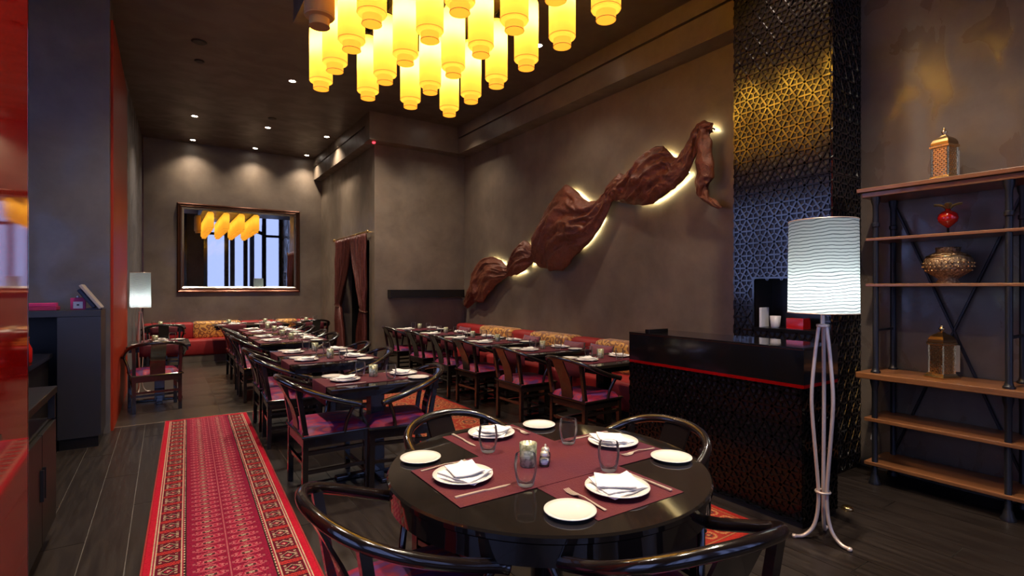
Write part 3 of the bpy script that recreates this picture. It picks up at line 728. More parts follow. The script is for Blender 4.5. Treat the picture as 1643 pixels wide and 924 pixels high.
for a, b_, c in ((-1.66, -0.10 - 1.3 + 0.58, 'red'), (-0.82, 0.0, 'gold'), (0.0, 0.72, 'red'), (0.72, 1.12, 'gold'), (1.12, 1.52, 'red')):
    g = 0.03 if c == 'gold' else 0
    o = obj('back_panel', box(bmesh.new(), a - g * 0.5, b_ + g * 0.5, 0.1 - g, 0.345, 0.42, 0.76 + g * 0.5, 0.05), 'gold' if c == 'gold' else 'red_velour', t, True)
    if c == 'gold': o['label'] = 'gold damask back panel'
def make_cushion():
    bm = bmesh.new(); n = 10
    grid = {}
    for s in (1, -1):
        for i in range(n + 1):
            for j in range(n + 1):
                u, v = i / n * 2 - 1, j / n * 2 - 1
                if (i in (0, n) or j in (0, n)) and s == -1: grid[s, i, j] = grid[1, i, j]; continue
                th = 0.07 * (max(0, (1 - u ** 4) * (1 - v ** 4))) ** 0.6
                pin = 1 - 0.05 * (1 - abs(u)) * abs(v) ** 3
                grid[s, i, j] = bm.verts.new((s * th, u * 0.20 * (1 - 0.06 * (1 - v * v)), 0.17 + v * 0.17 * (1 - 0.06 * (1 - u * u))))
        for i in range(n):
            for j in range(n):
                bm.faces.new([grid[s, a, b_] for a, b_ in ((i, j), (i + 1, j), (i + 1, j + 1), (i, j + 1))])
    return bm
cu = None
for y, lab in ((4.62, 'plum cushion on the wall bench behind the nearest bench table'), (5.12, 'plum cushion on the wall bench behind the second bench table'), (6.05, 'plum cushion on the wall bench behind the third bench table'), (8.05, 'plum cushion at the far end of the wall bench')):
    if cu is None:
        cu = thing('plum_cushion', lab, 'cushion', (4.30, y, 0.44), 0, 'plum cushions on the wall bench')
        obj('pillow', make_cushion(), 'plum_cushion', cu, True)
        bm = bmesh.new()
        for s in (-1, 1): tube(bm, [(0, s * 0.197, 0.01), (0, s * 0.188, 0.17), (0, s * 0.197, 0.33)], 0.008, 6)
        obj('piping', bm, 'dark_cord', cu, True)
        for o in cu.children: o.rotation_euler = (0, 0.25, 0)
    else: copy_thing(cu, (4.30, y, 0.44), 0, lab)

# ------------------------------------------------------------------ ledge
t = thing('wall_ledge', 'black floating ledge on the wall at the foot of the drape', 'ledge', (3.95, YRET, 1.35))
obj('board', B(-0.72, 0.72, -0.16, 0.0, -0.07, 0.07, 0.004), 'dark', t)
obj('lip', B(-0.725, 0.725, -0.168, -0.16, -0.075, -0.06), 'black_gloss', t)

# ------------------------------------------------------------------ silk drape on the right wall
S = [(8.59, 1.23, 8.47, 1.07), (8.43, 1.39, 8.18, 1.19), (8.26, 1.58, 7.88, 1.2), (8.03, 1.89, 7.69, 1.32), (7.66, 1.99, 7.51, 1.47), (7.31, 1.9, 7.28, 1.57), (7.1, 1.81, 7.1, 1.64), (6.92, 2.02, 6.98, 1.64), (6.65, 2.19, 6.74, 1.67), (6.47, 2.13, 6.55, 1.75), (6.38, 2.03, 6.41, 1.84), (6.28, 2.27, 6.28, 1.80), (6.07, 2.57, 6.07, 1.73), (5.81, 2.81, 5.86, 1.69), (5.55, 2.87, 5.62, 1.72), (5.35, 2.74, 5.39, 1.87), (5.17, 2.61, 5.13, 2.03), (5.03, 2.58, 4.93, 2.23), (4.93, 2.63, 4.76, 2.46), (4.81, 2.73, 4.7, 2.54), (4.62, 2.85, 4.6, 2.51), (4.49, 2.84, 4.49, 2.47), (4.34, 2.94, 4.3, 2.43), (4.17, 3.02, 4.1, 2.41), (3.98, 3.05, 3.95, 2.45), (3.86, 3.0, 3.83, 2.51), (3.77, 2.89, 3.71, 2.57), (3.65, 2.94, 3.6, 2.65), (3.56, 3.06, 3.52, 2.81), (3.49, 3.16, 3.45, 2.9), (3.42, 3.19, 3.41, 3.0), (3.33, 3.16, 3.32, 3.04), (3.29, 3.13, 3.29, 3.04)]
TL = [(3.46, 3.10, 3.31, 3.07), (3.46, 2.95, 3.29, 2.93), (3.46, 2.83, 3.27, 2.79), (3.47, 2.65, 3.25, 2.59), (3.48, 2.5, 3.29, 2.54), (3.44, 2.4, 3.34, 2.43), (3.33, 2.31, 3.28, 2.36), (3.21, 2.25, 3.15, 2.26)]
def ridge(p):
    return 1.0 - 2.0 * abs(noise.noise(p))
def drape_strip(name, secs, parent, amp, nv=44, sub=9, seed=0, base=0.05, lim=0.2, fold=0.075):
    tops = catmull([(0, a, b) for a, b, _, _ in secs], sub); bots = catmull([(0, c, d) for _, _, c, d in secs], sub)
    bm = bmesh.new(); fr, bk = [], []
    for i, (p, q) in enumerate(zip(tops, bots)):
        hgt = (p - q).length; A = min(lim, amp * hgt + 0.015); rf, rb = [], []
        u = i / sub; k_ = min(1.0, 0.25 + hgt)
        for j in range(nv + 1):
            v = j / nv
            pt = p.lerp(q, v); env = math.sin(PI * min(1, max(0, v * 0.96 + 0.02)))
            bul = A * env ** 0.55
            sag = 0.5 * math.sin(PI * v) * hgt                       # folds swing down in loops between the pinches
            f1 = ridge(Vector((u * 0.42 + sag * 0.8, v * 4.2 * (0.5 + hgt) + u * 0.55, seed)))
            f2 = ridge(Vector((u * 0.9 - v * 1.5, v * 7.0 * (0.5 + hgt) + u * 0.4, seed + 7)))
            f3 = ridge(Vector((u * 2.2 + v * 3, v * 13.0 * (0.4 + hgt), seed + 3)))
            fd = k_ * (fold * (f1 - 0.35) + fold * 0.42 * (f2 - 0.35) + fold * 0.26 * (f3 - 0.35)) * (0.45 + 0.55 * env)
            xx = XR - base - max(0.012, bul + fd + 0.025)
            rf.append(bm.verts.new((xx, pt.y + 0.03 * noise.noise(Vector((u * 1.5, v * 3, 9))), pt.z + 0.022 * noise.noise(Vector((u * 1.7, v * 5, 2))))))
            if 0 < j < nv: rb.append(bm.verts.new((min(XR - base, xx + 0.012 + 0.4 * bul), pt.y, pt.z)))
            else: rb.append(rf[-1])
        fr.append(rf); bk.append(rb)
    for i in range(len(fr) - 1):
        for j in range(nv):
            bm.faces.new((fr[i][j], fr[i + 1][j], fr[i + 1][j + 1], fr[i][j + 1]))
            bm.faces.new((bk[i][j], bk[i][j + 1], bk[i + 1][j + 1], bk[i + 1][j]))
    return obj(name, bm, 'drape', parent, True)
t = thing('silk_drape', 'long copper-brown silk drape twisted up across the right wall, lit from behind', 'drape')
drape_strip('cloth', S, t, 0.22, seed=1.3)
drape_strip('hanging_tail', TL, t, 0.4, nv=20, seed=5.1, base=0.07, lim=0.1, fold=0.05)
def led(idx, which, inset, x=XR - 0.04):
    inset += 0.02
    pts = []
    for i in idx:
        a = S[i]; p = Vector((0, a[0], a[1])); q = Vector((0, a[2], a[3])); d = (q - p)
        k = inset / max(d.length, 1e-3)
        pt = p.lerp(q, k) if which == 't' else q.lerp(p, k)
        pts.append((x, pt.y, pt.z))
    # a flat strip in a shallow channel, glowing towards the wall only
    cp = catmull(pts, 4); rb, chn = bmesh.new(), bmesh.new(); N = len(cp); prev = None
    for i, p in enumerate(cp):
        tg = (cp[min(i + 1, N - 1)] - cp[max(i - 1, 0)]).normalized(); n_ = Vector((0, -tg.z, tg.y))
        e = [rb.verts.new(p + n_ * k) for k in (-0.006, 0.006)]
        c = [chn.verts.new(p + n_ * k + Vector((dx, 0, 0))) for k, dx in ((-0.0075, -0.001), (-0.0075, -0.004), (0.0075, -0.004), (0.0075, -0.001))]
        if prev:
            rb.faces.new((prev[0][0], e[0], e[1], prev[0][1]))
            for k in range(3): chn.faces.new((prev[1][k], c[k], c[k + 1], prev[1][k + 1]))
        prev = (e, c)
    o = obj('led_strip', rb, 'led', t); obj('channel', chn, 'iron', o)
    return o
led(range(13, 18), 't', 0.05); led(range(20, 23), 't', 0.05); led(range(22, 28), 't', 0.05); led(range(3, 6), 't', 0.04); led(range(8, 10), 't', 0.05)
led(range(6, 9), 'b', 0.03); led(range(9, 12), 'b', 0.03); led(range(15, 18), 'b', 0.12); led(range(22, 28), 'b', 0.03); led(range(29, 33), 't', 0.04); led(range(11, 13), 't', 0.05)
for k in range(12):
    i = (12, 14, 16, 18, 20, 22, 24, 26, 29, 3, 8, 5)[k]; a = S[i]
    y, z = (a[0] + a[2]) / 2, (a[1] + a[3]) / 2
    obj('bracket', T([(XR, y, z), (XR - 0.12, y, z)], 0.008, 6), 'iron', t)

# ------------------------------------------------------------------ doorway curtains
def curtain(label, y_top, y_tie, y_bot, ztie, ztop=2.40, seed=0):
    t = thing('doorway_curtain', label, 'curtain', (2.92, sum(y_top) / 2, 0), 0, 'tied back curtains in the doorway')
    oy = sum(y_top) / 2; bm = bmesh.new(); nz, ny = 44, 64; rows_ = []
    for i in range(nz + 1):
        z = ztop * (1 - i / nz)
        if z > ztie:
            s = (ztop - z) / (ztop - ztie); s2 = s ** 1.6
            a = y_top[0] + (y_tie[0] - y_top[0]) * s2; b_ = y_top[1] + (y_tie[1] - y_top[1]) * s2
        else:
            s = (ztie - z) / ztie; s2 = s ** 0.6
            a = y_tie[0] + (y_bot[0] - y_tie[0]) * s2; b_ = y_tie[1] + (y_bot[1] - y_tie[1]) * s2
        row = []
        wd = abs(b_ - a)
        for j in range(ny + 1):
            v = j / ny
            ph = v * 2 * PI * 9 + 0.9 * noise.noise(Vector((v * 3, z * 0.8, seed)))
            amp = 0.035 * (1.0 if wd > 0.3 else 0.75)
            row.append(bm.verts.new((amp * math.sin(ph) + 0.02 * noise.noise(Vector((v * 9, z * 3, seed))), a + (b_ - a) * v - oy, max(z + 0.004, 0.004))))
        rows_.append(row)
    for i in range(nz):
        for j in range(ny): bm.faces.new((rows_[i][j], rows_[i][j + 1], rows_[i + 1][j + 1], rows_[i + 1][j]))
    c = obj('cloth', bm, 'curtain', t, True)
    md = c.modifiers.new('thickness', 'SOLIDIFY'); md.thickness = 0.004
    yc = sum(y_tie) / 2 - oy; w_ = abs(y_tie[1] - y_tie[0]) / 2 + 0.015
    obj('tie_band', T([(0.055 * math.sin(a), yc + w_ * math.cos(a), ztie + 0.03 * math.cos(a)) for a in [2 * PI * k / 20 for k in range(21)]], 0.014, 6), 'bronze', t, True)
    return t
curtain('far rust-brown curtain tied back at the left of the doorway', (10.95, 9.85), (10.88, 10.62), (10.98, 10.25), 1.10, seed=1)
curtain('near rust-brown curtain tied back at the right of the doorway', (9.85, 8.98), (9.25, 9.02), (9.62, 8.98), 1.05, seed=4)
t = thing('curtain_rail', 'brass rail holding the curtains over the doorway', 'curtain rail', (2.92, 9.95, 2.43))
obj('pole', T([(0, -1.05, 0), (0, 1.08, 0)], 0.014, 8), 'brass', t, True)
for s in (-1.05, 1.08): obj('finial', L([(0.004, -0.03), (0.024, -0.015), (0.024, 0.015), (0.004, 0.03)], 10, cy=s), 'brass', t, True)
for s in (-1.0, 0.0, 1.0): obj('bracket', T([(0, s, 0), (0.08, s, 0)], 0.01, 6), 'brass', t)

# ------------------------------------------------------------------ rugs (woven pattern as colour per face on a fine grid)
def rug(name, label, x0, x1, y0, y1, cell, fn, rz=0.0, group=None):
    nx, ny = int((x1 - x0) / cell), int((y1 - y0) / cell)
    wd, ln = x1 - x0, y1 - y0
    xs = np.linspace(0, wd, nx + 1); ys = np.linspace(0, ln, ny + 1)
    gx, gy = np.meshgrid(xs, ys)
    rs = np.random.RandomState(3)
    gz = 0.008 + rs.uniform(-0.0008, 0.0008, gx.shape); gz[0] = gz[-1] = 0.001; gz[:, 0] = gz[:, -1] = 0.001
    v = np.stack([gx - wd / 2, gy - ln / 2, gz], -1).reshape(-1, 3)
    idx = np.arange((nx + 1) * (ny + 1)).reshape(ny + 1, nx + 1)
    f = np.stack([idx[:-1, :-1], idx[:-1, 1:], idx[1:, 1:], idx[1:, :-1]], -1).reshape(-1, 4)
    me = bpy.data.meshes.new(name)
    me.vertices.add(len(v)); me.vertices.foreach_set('co', v.astype(np.float32).ravel())
    me.loops.add(f.size); me.loops.foreach_set('vertex_index', f.astype(np.int32).ravel())
    me.polygons.add(len(f)); me.polygons.foreach_set('loop_start', np.arange(0, f.size, 4, dtype=np.int32)); me.polygons.foreach_set('loop_total', np.full(len(f), 4, np.int32))
    me.update(calc_edges=True)
    cu_, cv_ = (xs[:-1] + xs[1:]) / 2, (ys[:-1] + ys[1:]) / 2
    U, V = np.meshgrid(cu_, cv_)
    col = fn(U, V, wd, ln)
    col = col * (1 + rs.uniform(-0.18, 0.18, U.shape))[..., None]
    c4 = np.ones((len(f), 4), np.float32); c4[:, :3] = col.reshape(-1, 3)
    at = me.color_attributes.new('Col', 'FLOAT_COLOR', 'CORNER')
    at.data.foreach_set('color', np.repeat(c4, 4, axis=0).ravel())
    me.materials.append(M['rug'])
    t = thing(name, label, 'rug', ((x0 + x1) / 2, (y0 + y1) / 2, 0), rz)
    o = bpy.data.objects.new('pile', me); C.objects.link(o); o.parent = t
    for s in (-1, 1): obj('bound_edge', B(s * wd / 2 - 0.004, s * wd / 2 + 0.004, -ln / 2, ln / 2, 0, 0.007), 'red_velour', t)
    return t
RED = np.array((0.25, 0.006, 0.032)); DRED = np.array((0.15, 0.004, 0.022)); CREAM = np.array((0.42, 0.30, 0.20)); DK = np.array((0.022, 0.006, 0.007)); ORG = np.array((0.33, 0.025, 0.018)); PINK = np.array((0.36, 0.09, 0.10)); BRIGHT = np.array((0.38, 0.006, 0.022))
def bokhara(U, V, wd, ln):
    col = np.zeros(U.shape + (3,)); col[:] = DRED * 1.25
    d = np.minimum(U, wd - U)                              # distance from the long edges
    def setc(mask, c): col[mask] = c
    setc(d < 0.042, BRIGHT)
    chk = ((V / 0.016).astype(int) % 2) == 0
    for a, b_ in ((0.042, 0.062), (0.170, 0.192)):
        m_ = (d >= a) & (d < b_); setc(m_, CREAM); setc(m_ & (np.abs(d - (a + b_) / 2) < 0.003), RED); setc(m_ & chk & (d > b_ - 0.006), DK)
    m_ = (d >= 0.062) & (d < 0.170); p = 0.15; vv = (V % p) / p; dd = (d - 0.116)
    setc(m_, DRED * 0.6)
    dia = np.abs(dd) / 0.046 + np.abs(vv - 0.32) / 0.30
    setc(m_ & (dia < 1.0), DK); setc(m_ & (np.abs(dia - 0.85) < 0.09), CREAM * 0.8); setc(m_ & (dia < 0.45), RED); setc(m_ & (dia < 0.2), CREAM)
    fl = (np.abs(dd) > 0.02) & (np.abs(np.abs(dd) - 0.036) < 0.007) & (np.abs((vv * 6) % 1 - 0.5) < 0.22); setc(m_ & fl & (vv < 0.66), CREAM * 0.8)
    mo = m_ & (vv > 0.70) & (vv < 0.96); setc(mo, ORG); setc(mo & ((np.abs((d * 90 + V * 40) % 1 - 0.5)) < 0.16), DRED); setc(m_ & ((np.abs(vv - 0.69) < 0.02) | (vv > 0.97)), DK)
    fld = d >= 0.192; setc(fld & (d < 0.197), DK)
    p = 0.078; row = np.floor(V / p); vv = (V % p) / p - 0.5
    for c0 in (-0.088, 0.088):
        u = U - wd / 2 - c0; e = (u / 0.062) ** 2 + (vv / 0.40) ** 2; r = np.sqrt(e)
        r2 = r * (1 + 0.12 * np.cos(6 * np.arctan2(vv * 0.16, u)))
        m2 = fld & (r2 < 1.0)
        setc(m2, RED * 1.05); setc(m2 & (np.abs(r2 - 0.92) < 0.09), PINK * 1.1); setc(m2 & (r2 < 0.58), DK * 2); setc(m2 & (np.abs(r2 - 0.5) < 0.08), PINK); setc(m2 & (r2 < 0.25), CREAM * 0.8)
        sp = fld & (np.abs(u) < 0.075) & (np.abs(vv) > 0.44) & (np.abs((u * 60) % 1 - 0.5) < 0.18); setc(sp, DRED * 0.5)
        lf = fld & (np.abs(np.abs(u) - 0.073) < 0.006) & (np.abs(vv) < 0.12); setc(lf, PINK * 0.8)
    setc(fld & (np.abs(U - wd / 2) < 0.004), PINK * 0.9)
    end = np.minimum(V, ln - V); setc(end < 0.05, BRIGHT * 0.9)
    return col
r1 = rug('runner_rug', 'long red patterned runner rug on the aisle at the left', -0.09, 0.69, 0.9, 6.80, 0.0065, bokhara)
r1.location = (0.305, 3.82, 0.0); r1.rotation_euler = (0, 0, -0.030)
def persian(U, V, wd, ln):
    F_ = np.array((0.22, 0.018, 0.010)); G = np.array((0.30, 0.13, 0.045)); N = np.array((0.03, 0.009, 0.008))
    col = np.zeros(U.shape + (3,)); col[:] = F_
    d = np.minimum(np.minimum(U, wd - U), np.minimum(V, ln - V))
    def setc(m_, c): col[m_] = c
    p = 0.30
    a, b_ = (U % p) / p - 0.5, (V % p) / p - 0.5; r = np.hypot(a, b_); th = np.arctan2(b_, a); rr = r * (1 + 0.10 * np.cos(8 * th))
    setc(np.abs(rr - 0.40) < 0.022, G); setc(rr < 0.30, N * 2.5); setc(np.abs(rr - 0.27) < 0.03, G); setc(rr < 0.16, F_ * 1.1); setc(np.abs(rr - 0.10) < 0.02, G); setc(rr < 0.05, N)
    setc((np.abs(np.abs(a) - 0.5) < 0.05) & (np.abs(np.abs(b_) - 0.5) < 0.12), G * 0.8)
    s = np.sin(U * 95) * np.sin(V * 95) > 0.72; setc(s & (rr > 0.44), G * 0.7)
    m_ = d < 0.19; setc(m_, np.array((0.20, 0.016, 0.010)))
    along = np.where(np.minimum(U, wd - U) < np.minimum(V, ln - V), V, U); q = (along % 0.12) / 0.12 - 0.5; dd = (d - 0.11) / 0.12
    r3 = np.hypot(q, dd); setc(m_ & (np.abs(r3 - 0.34) < 0.06), G); setc(m_ & (r3 < 0.18), N * 2); setc(m_ & (r3 < 0.08), G)
    for e in (0.045, 0.175): setc(np.abs(d - e) < 0.007, G * 0.8)
    setc(d < 0.03, np.array((0.26, 0.014, 0.008)))
    return col
rug('carpet', 'orange-red medallion rug under the chairs beside the lattice counter', 1.98, 3.03, 1.78, 6.92, 0.008, persian)

# ------------------------------------------------------------------ chairs
def make_chair():
    t = thing('horseshoe_chair', '', 'chair', (0, 0, 0), 0, 'black horseshoe-back dining chairs')
    # local: sitter faces +x
    for s in (-1, 1):
        bm = bmesh.new(); bar(bm, (-0.21, s * 0.225, 0.0), (-0.205, s * 0.225, 0.45), 0.036, 0.036); bar(bm, (-0.205, s * 0.225, 0.45), (-0.255, s * 0.232, 0.765), 0.032, 0.032)
        obj('back_leg', bm, 'chair_black', t)
        obj('front_leg', bar(bmesh.new(), (0.225, s * 0.235, 0.0), (0.215, s * 0.232, 0.42), 0.036, 0.036), 'chair_black', t)
        obj('arm_support', T(catmull([(0.055, s * 0.25, 0.43), (0.07, s * 0.265, 0.52), (0.108, s * 0.302, 0.632)], 4), 0.014, 8), 'chair_black', t, True)
        obj('side_stretcher', bar(bmesh.new(), (0, 0, 0), (0, 0, 0.435), 0.022, 0.03), 'chair_black', t)
        o = t.children[-1] if False else None
    for s, z in ((-1, 0.17), (1, 0.17), (-1, 0.30), (1, 0.30)):
        obj('side_stretcher', B(-0.20, 0.21, s * 0.228 - 0.011, s * 0.228 + 0.011, z, z + 0.024), 'chair_black', t)
    obj('front_stretcher', B(0.205, 0.235, -0.23, 0.23, 0.11, 0.135), 'chair_black', t)
    obj('rear_stretcher', B(-0.215, -0.195, -0.22, 0.22, 0.22, 0.244), 'chair_black', t)
    bm = bmesh.new()
    box(bm, -0.22, 0.235, -0.245, -0.222, 0.355, 0.42); box(bm, -0.22, 0.235, 0.222, 0.245, 0.355, 0.42); box(bm, 0.212, 0.235, -0.222, 0.222, 0.355, 0.42); box(bm, -0.22, -0.197, -0.222, 0.222, 0.355, 0.42)
    obj('seat_rail', bm, 'chair_black', t)
    obj('seat_frame', B(-0.235, 0.25, -0.262, 0.262, 0.42, 0.438, 0.006), 'chair_black', t)
    # padded seat
    bm = bmesh.new(); n = 12; g = {}
    for i in range(n + 1):
        for j in range(n + 1):
            u, v = i / n * 2 - 1, j / n * 2 - 1
            g[i, j] = bm.verts.new((0.006 + u * 0.228, v * 0.246, 0.438 + 0.052 * (max(0.0, (1 - u ** 6) * (1 - v ** 6))) ** 0.5))
    for i in range(n):
        for j in range(n): bm.faces.new((g[i, j], g[i + 1, j], g[i + 1, j + 1], g[i, j + 1]))
    obj('cushion', bm, 'seat', t, True)
    # horseshoe rail
    half = [(-0.345, 0.0, 0.805), (-0.335, 0.09, 0.803), (-0.30, 0.18, 0.792), (-0.235, 0.248, 0.772), (-0.14, 0.285, 0.745), (-0.03, 0.298, 0.718), (0.08, 0.30, 0.695), (0.185, 0.305, 0.680), (0.225, 0.315, 0.674)]
    half = [(-0.345 + (x + 0.345) * 0.88, y, z + 0.01 - 0.06 * (x + 0.345) / 0.57) for x, y, z in half]
    pts = [(x, -y, z) for x, y, z in half[:0:-1]] + half
    cp = catmull(pts, 5)
    rad = [0.0195 + 0.004 * min(1.0, abs(k / (len(cp) - 1) - 0.5) * 2) ** 3 for k in range(len(cp))]
    obj('arm_rail', T(cp, rad, 10), 'chair_black', t, True)
    # splat
    bm = bmesh.new(); prof = [(-0.215, 0.438), (-0.222, 0.52), (-0.25, 0.62), (-0.295, 0.71), (-0.338, 0.80)]
    prev = None
    for x, z in catmull([(x, 0, z) for x, z in prof], 3) and [(p.x, p.z) for p in catmull([(x, 0, z) for x, z in prof], 3)]:
        cur = [bm.verts.new(v) for v in ((x - 0.006, -0.075, z), (x - 0.006, 0.075, z), (x + 0.006, 0.075, z), (x + 0.006, -0.075, z))]
        if prev:
            for k in range(4): bm.faces.new((prev[k], prev[(k + 1) % 4], cur[(k + 1) % 4], cur[k]))
        else: bm.faces.new(cur[::-1])
        prev = cur
    bm.faces.new(prev); obj('splat', bm, 'chair_black', t, 0.6)
    return t
CH = make_chair(); ch_used = False
for o in [c for c in CH.children if c.name.startswith('side_stretcher') and abs(max(v.co.z for v in c.data.vertices) - 0.435) < 0.01]:
    bpy.data.objects.remove(o)
def chair(x, y, rz, label):
    global ch_used
    if not ch_used:
        CH.location = (x, y, 0); CH.rotation_euler = (0, 0, rz); CH['label'] = label; ch_used = True; return CH
    return copy_thing(CH, (x, y, 0), rz, label)

# ------------------------------------------------------------------ tableware prototypes
protos = {}
def build(kind, loc, rz, label, group):
    if kind not in protos:
        t = MK[kind](); t.location = loc; t.rotation_euler = (0, 0, rz); t['label'] = label; t['group'] = group; protos[kind] = t; return t
    return copy_thing(protos[kind], loc, rz, label, group)
def mk_plate(r, h):
    def f():
        p = [(0.001, 0.0), (r * 0.58, 0.0), (r * 0.62, 0.002), (r * 0.80, h * 0.55), (r, h), (r * 0.992, h + 0.0025), (r * 0.80, h * 0.55 + 0.004), (r * 0.62, 0.006), (0.001, 0.005)]
        return tag(obj('dinner_plate' if r > 0.1 else 'side_plate', L(p, 40), 'china', smooth=True), '', 'plate')
    return f
def mk_napkin():
    bm = bmesh.new()
    def leaf(ang, dx, dy, w, d, z, lift):
        n = 6; g = {}
        R = Matrix.Rotation(ang, 3, 'Z')
        for s in (0, 1):
            for i in range(n + 1):
                for j in range(n + 1):
                    u, v = i / n * 2 - 1, j / n * 2 - 1
                    p = R @ Vector((u * w + dx, v * d + dy, 0))
                    zz = z + s * 0.004 + lift * (abs(u) ** 2) * max(0, v) + 0.003 * noise.noise(Vector((u * 2 + ang, v * 2, z * 50)))
                    g[s, i, j] = bm.verts.new((p.x, p.y, zz))
        for i in range(n):
            for j in range(n):
                bm.faces.new([g[1, a, b] for a, b in ((i, j), (i + 1, j), (i + 1, j + 1), (i, j + 1))])
                bm.faces.new([g[0, a, b] for a, b in ((i, j), (i, j + 1), (i + 1, j + 1), (i + 1, j))])
        for i in range(n):
            for fx in (lambda k: (k, 0), lambda k: (k, n), lambda k: (0, k), lambda k: (n, k)):
                a, b = fx(i), fx(i + 1); bm.faces.new((g[0, a[0], a[1]], g[0, b[0], b[1]], g[1, b[0], b[1]], g[1, a[0], a[1]]))
    leaf(0.35, 0, 0, 0.088, 0.070, 0.006, 0.004); leaf(0.10, 0.006, 0.004, 0.080, 0.064, 0.0125, 0.014); leaf(-0.35, -0.008, 0.008, 0.066, 0.056, 0.022, 0.008)
    return tag(obj('folded_napkin', bm, 'linen', smooth=0.9), '', 'napkin')
def mk_glass():
    out = [(0.001, 0.0), (0.026, 0.0), (0.029, 0.003), (0.036, 0.03), (0.041, 0.06), (0.041, 0.08), (0.037, 0.108), (0.036, 0.110), (0.0352, 0.108), (0.039, 0.08), (0.039, 0.06), (0.034, 0.032), (0.027, 0.013), (0.001, 0.012)]
    return tag(obj('tumbler', L(out, 28), 'thin_glass', smooth=True), '', 'glass')
def mk_candle():
    t = thing('votive_candle', '', 'candle holder')
    obj('holder', L([(0.001, 0.0), (0.030, 0.0), (0.033, 0.004), (0.035, 0.09), (0.0325, 0.09), (0.030, 0.006), (0.001, 0.005)], 24), 'votive', t, True)
    obj('wax', L([(0.001, 0.0), (0.029, 0.0), (0.031, 0.03), (0.001, 0.03)], 16, cz=0.0065), 'wick', t)
    obj('flame', L([(0.001, 0.0), (0.007, 0.008), (0.0075, 0.016), (0.001, 0.036)], 10, cz=0.040), 'flame', t, True)
    return t
def mk_shaker(m):
    def f():
        t = thing('salt_shaker' if m == 'linen' else 'pepper_shaker', '', 'shaker')
        obj('jar', L([(0.001, 0), (0.018, 0), (0.021, 0.006), (0.021, 0.03), (0.016, 0.042), (0.015, 0.042), (0.0195, 0.03), (0.0195, 0.008), (0.001, 0.004)], 18), 'thin_glass', t, True)
        obj('contents', L([(0.001, 0.0042), (0.0185, 0.0085), (0.019, 0.026), (0.001, 0.026)], 14), m, t, True)
        obj('lid', L([(0.0165, 0.040), (0.017, 0.05), (0.013, 0.057), (0.004, 0.060), (0.004, 0.070), (0.001, 0.072)], 16, cap=False), 'steel', t, True)
        return t
    return f
def mk_knife():
    bm = bmesh.new()
    pts = [(-0.11, 0.006), (-0.02, 0.005), (0.0, 0.004), (0.02, 0.007), (0.085, 0.009), (0.112, 0.001)]
    prev = None
    for x, w_ in pts:
        h = 0.0045 if x < 0.005 else 0.002
        cur = [bm.verts.new((x, -w_, 0.0)), bm.verts.new((x, w_ * (0.9 if x < 0.01 else 0.6), 0.0)), bm.verts.new((x, w_ * (0.9 if x < 0.01 else 0.6), h)), bm.verts.new((x, -w_, h))]
        if prev:
            for k in range(4): bm.faces.new((prev[k], prev[(k + 1) % 4], cur[(k + 1) % 4], cur[k]))
        else: bm.faces.new(cur[::-1])
        prev = cur
    bm.faces.new(prev); return tag(obj('knife', bm, 'steel', smooth=0.5), '', 'knife')
def mk_fork():
    t = bmesh.new()
    def slab(pts):
        prev = None
        for x, y, w_, z in pts:
            cur = [t.verts.new((x, y - w_, z)), t.verts.new((x, y + w_, z)), t.verts.new((x, y + w_, z + 0.0022)), t.verts.new((x, y - w_, z + 0.0022))]
            if prev:
                for k in range(4): t.faces.new((prev[k], prev[(k + 1) % 4], cur[(k + 1) % 4], cur[k]))
            else: t.faces.new(cur[::-1])
            prev = cur
        t.faces.new(prev)
    slab([(-0.10, 0, 0.0055, 0.0), (-0.06, 0, 0.004, 0.002), (0.0, 0, 0.0028, 0.008), (0.03, 0, 0.004, 0.006), (0.042, 0, 0.011, 0.003), (0.055, 0, 0.0125, 0.001)])
    for k in range(4): slab([(0.054, -0.0102 + k * 0.0068, 0.0022, 0.001), (0.078, -0.0102 + k * 0.0068, 0.0019, 0.0015), (0.096, -0.0102 + k * 0.0068, 0.0012, 0.006)])
    return tag(obj('fork', t, 'steel', smooth=0.5), '', 'fork')
MK = dict(dinner=mk_plate(0.112, 0.016), side=mk_plate(0.083, 0.012), napkin=mk_napkin, glass=mk_glass, candle=mk_candle, salt=mk_shaker('linen'), pepper=mk_shaker('pepper'), knife=mk_knife, fork=mk_fork)

def setting(px, py, z, ang, where, glasses=1, cutlery=False, glass_at=None, side_at=None, rz=0.0):
    f = Vector((math.cos(ang), math.sin(ang))); lft = Vector((-math.sin(ang), math.cos(ang))); p = Vector((px, py))
    zr = z + 0.004                                     # on the runner
    build('dinner', (px, py, zr), 0, 'white dinner plate holding a napkin, %s' % where, 'white dinner plates')
    build('napkin', (px, py, zr + 0.004), ang - PI / 2 + rz, 'folded white napkin on the plate at %s' % where, 'folded white napkins')
    s = Vector(side_at) if side_at else p + lft * 0.225 - f * 0.035
    build('side', (s.x, s.y, z), 0, 'empty white side plate on %s' % where, 'white side plates')
    if glasses:
        g = Vector(glass_at) if glass_at else p + f * 0.165 - lft * 0.10
        build('glass', (g.x, g.y, zr), 0, 'clear glass tumbler on %s' % where, 'clear glass tumblers')
    if cutlery:
        k_ = p - lft * 0.150 + f * 0.0; build('knife', (k_.x, k_.y, zr), ang, 'steel knife on %s' % where, 'steel knives')
        k_ = p + lft * 0.150; build('fork', (k_.x, k_.y, zr), ang, 'steel fork on %s' % where, 'steel forks')

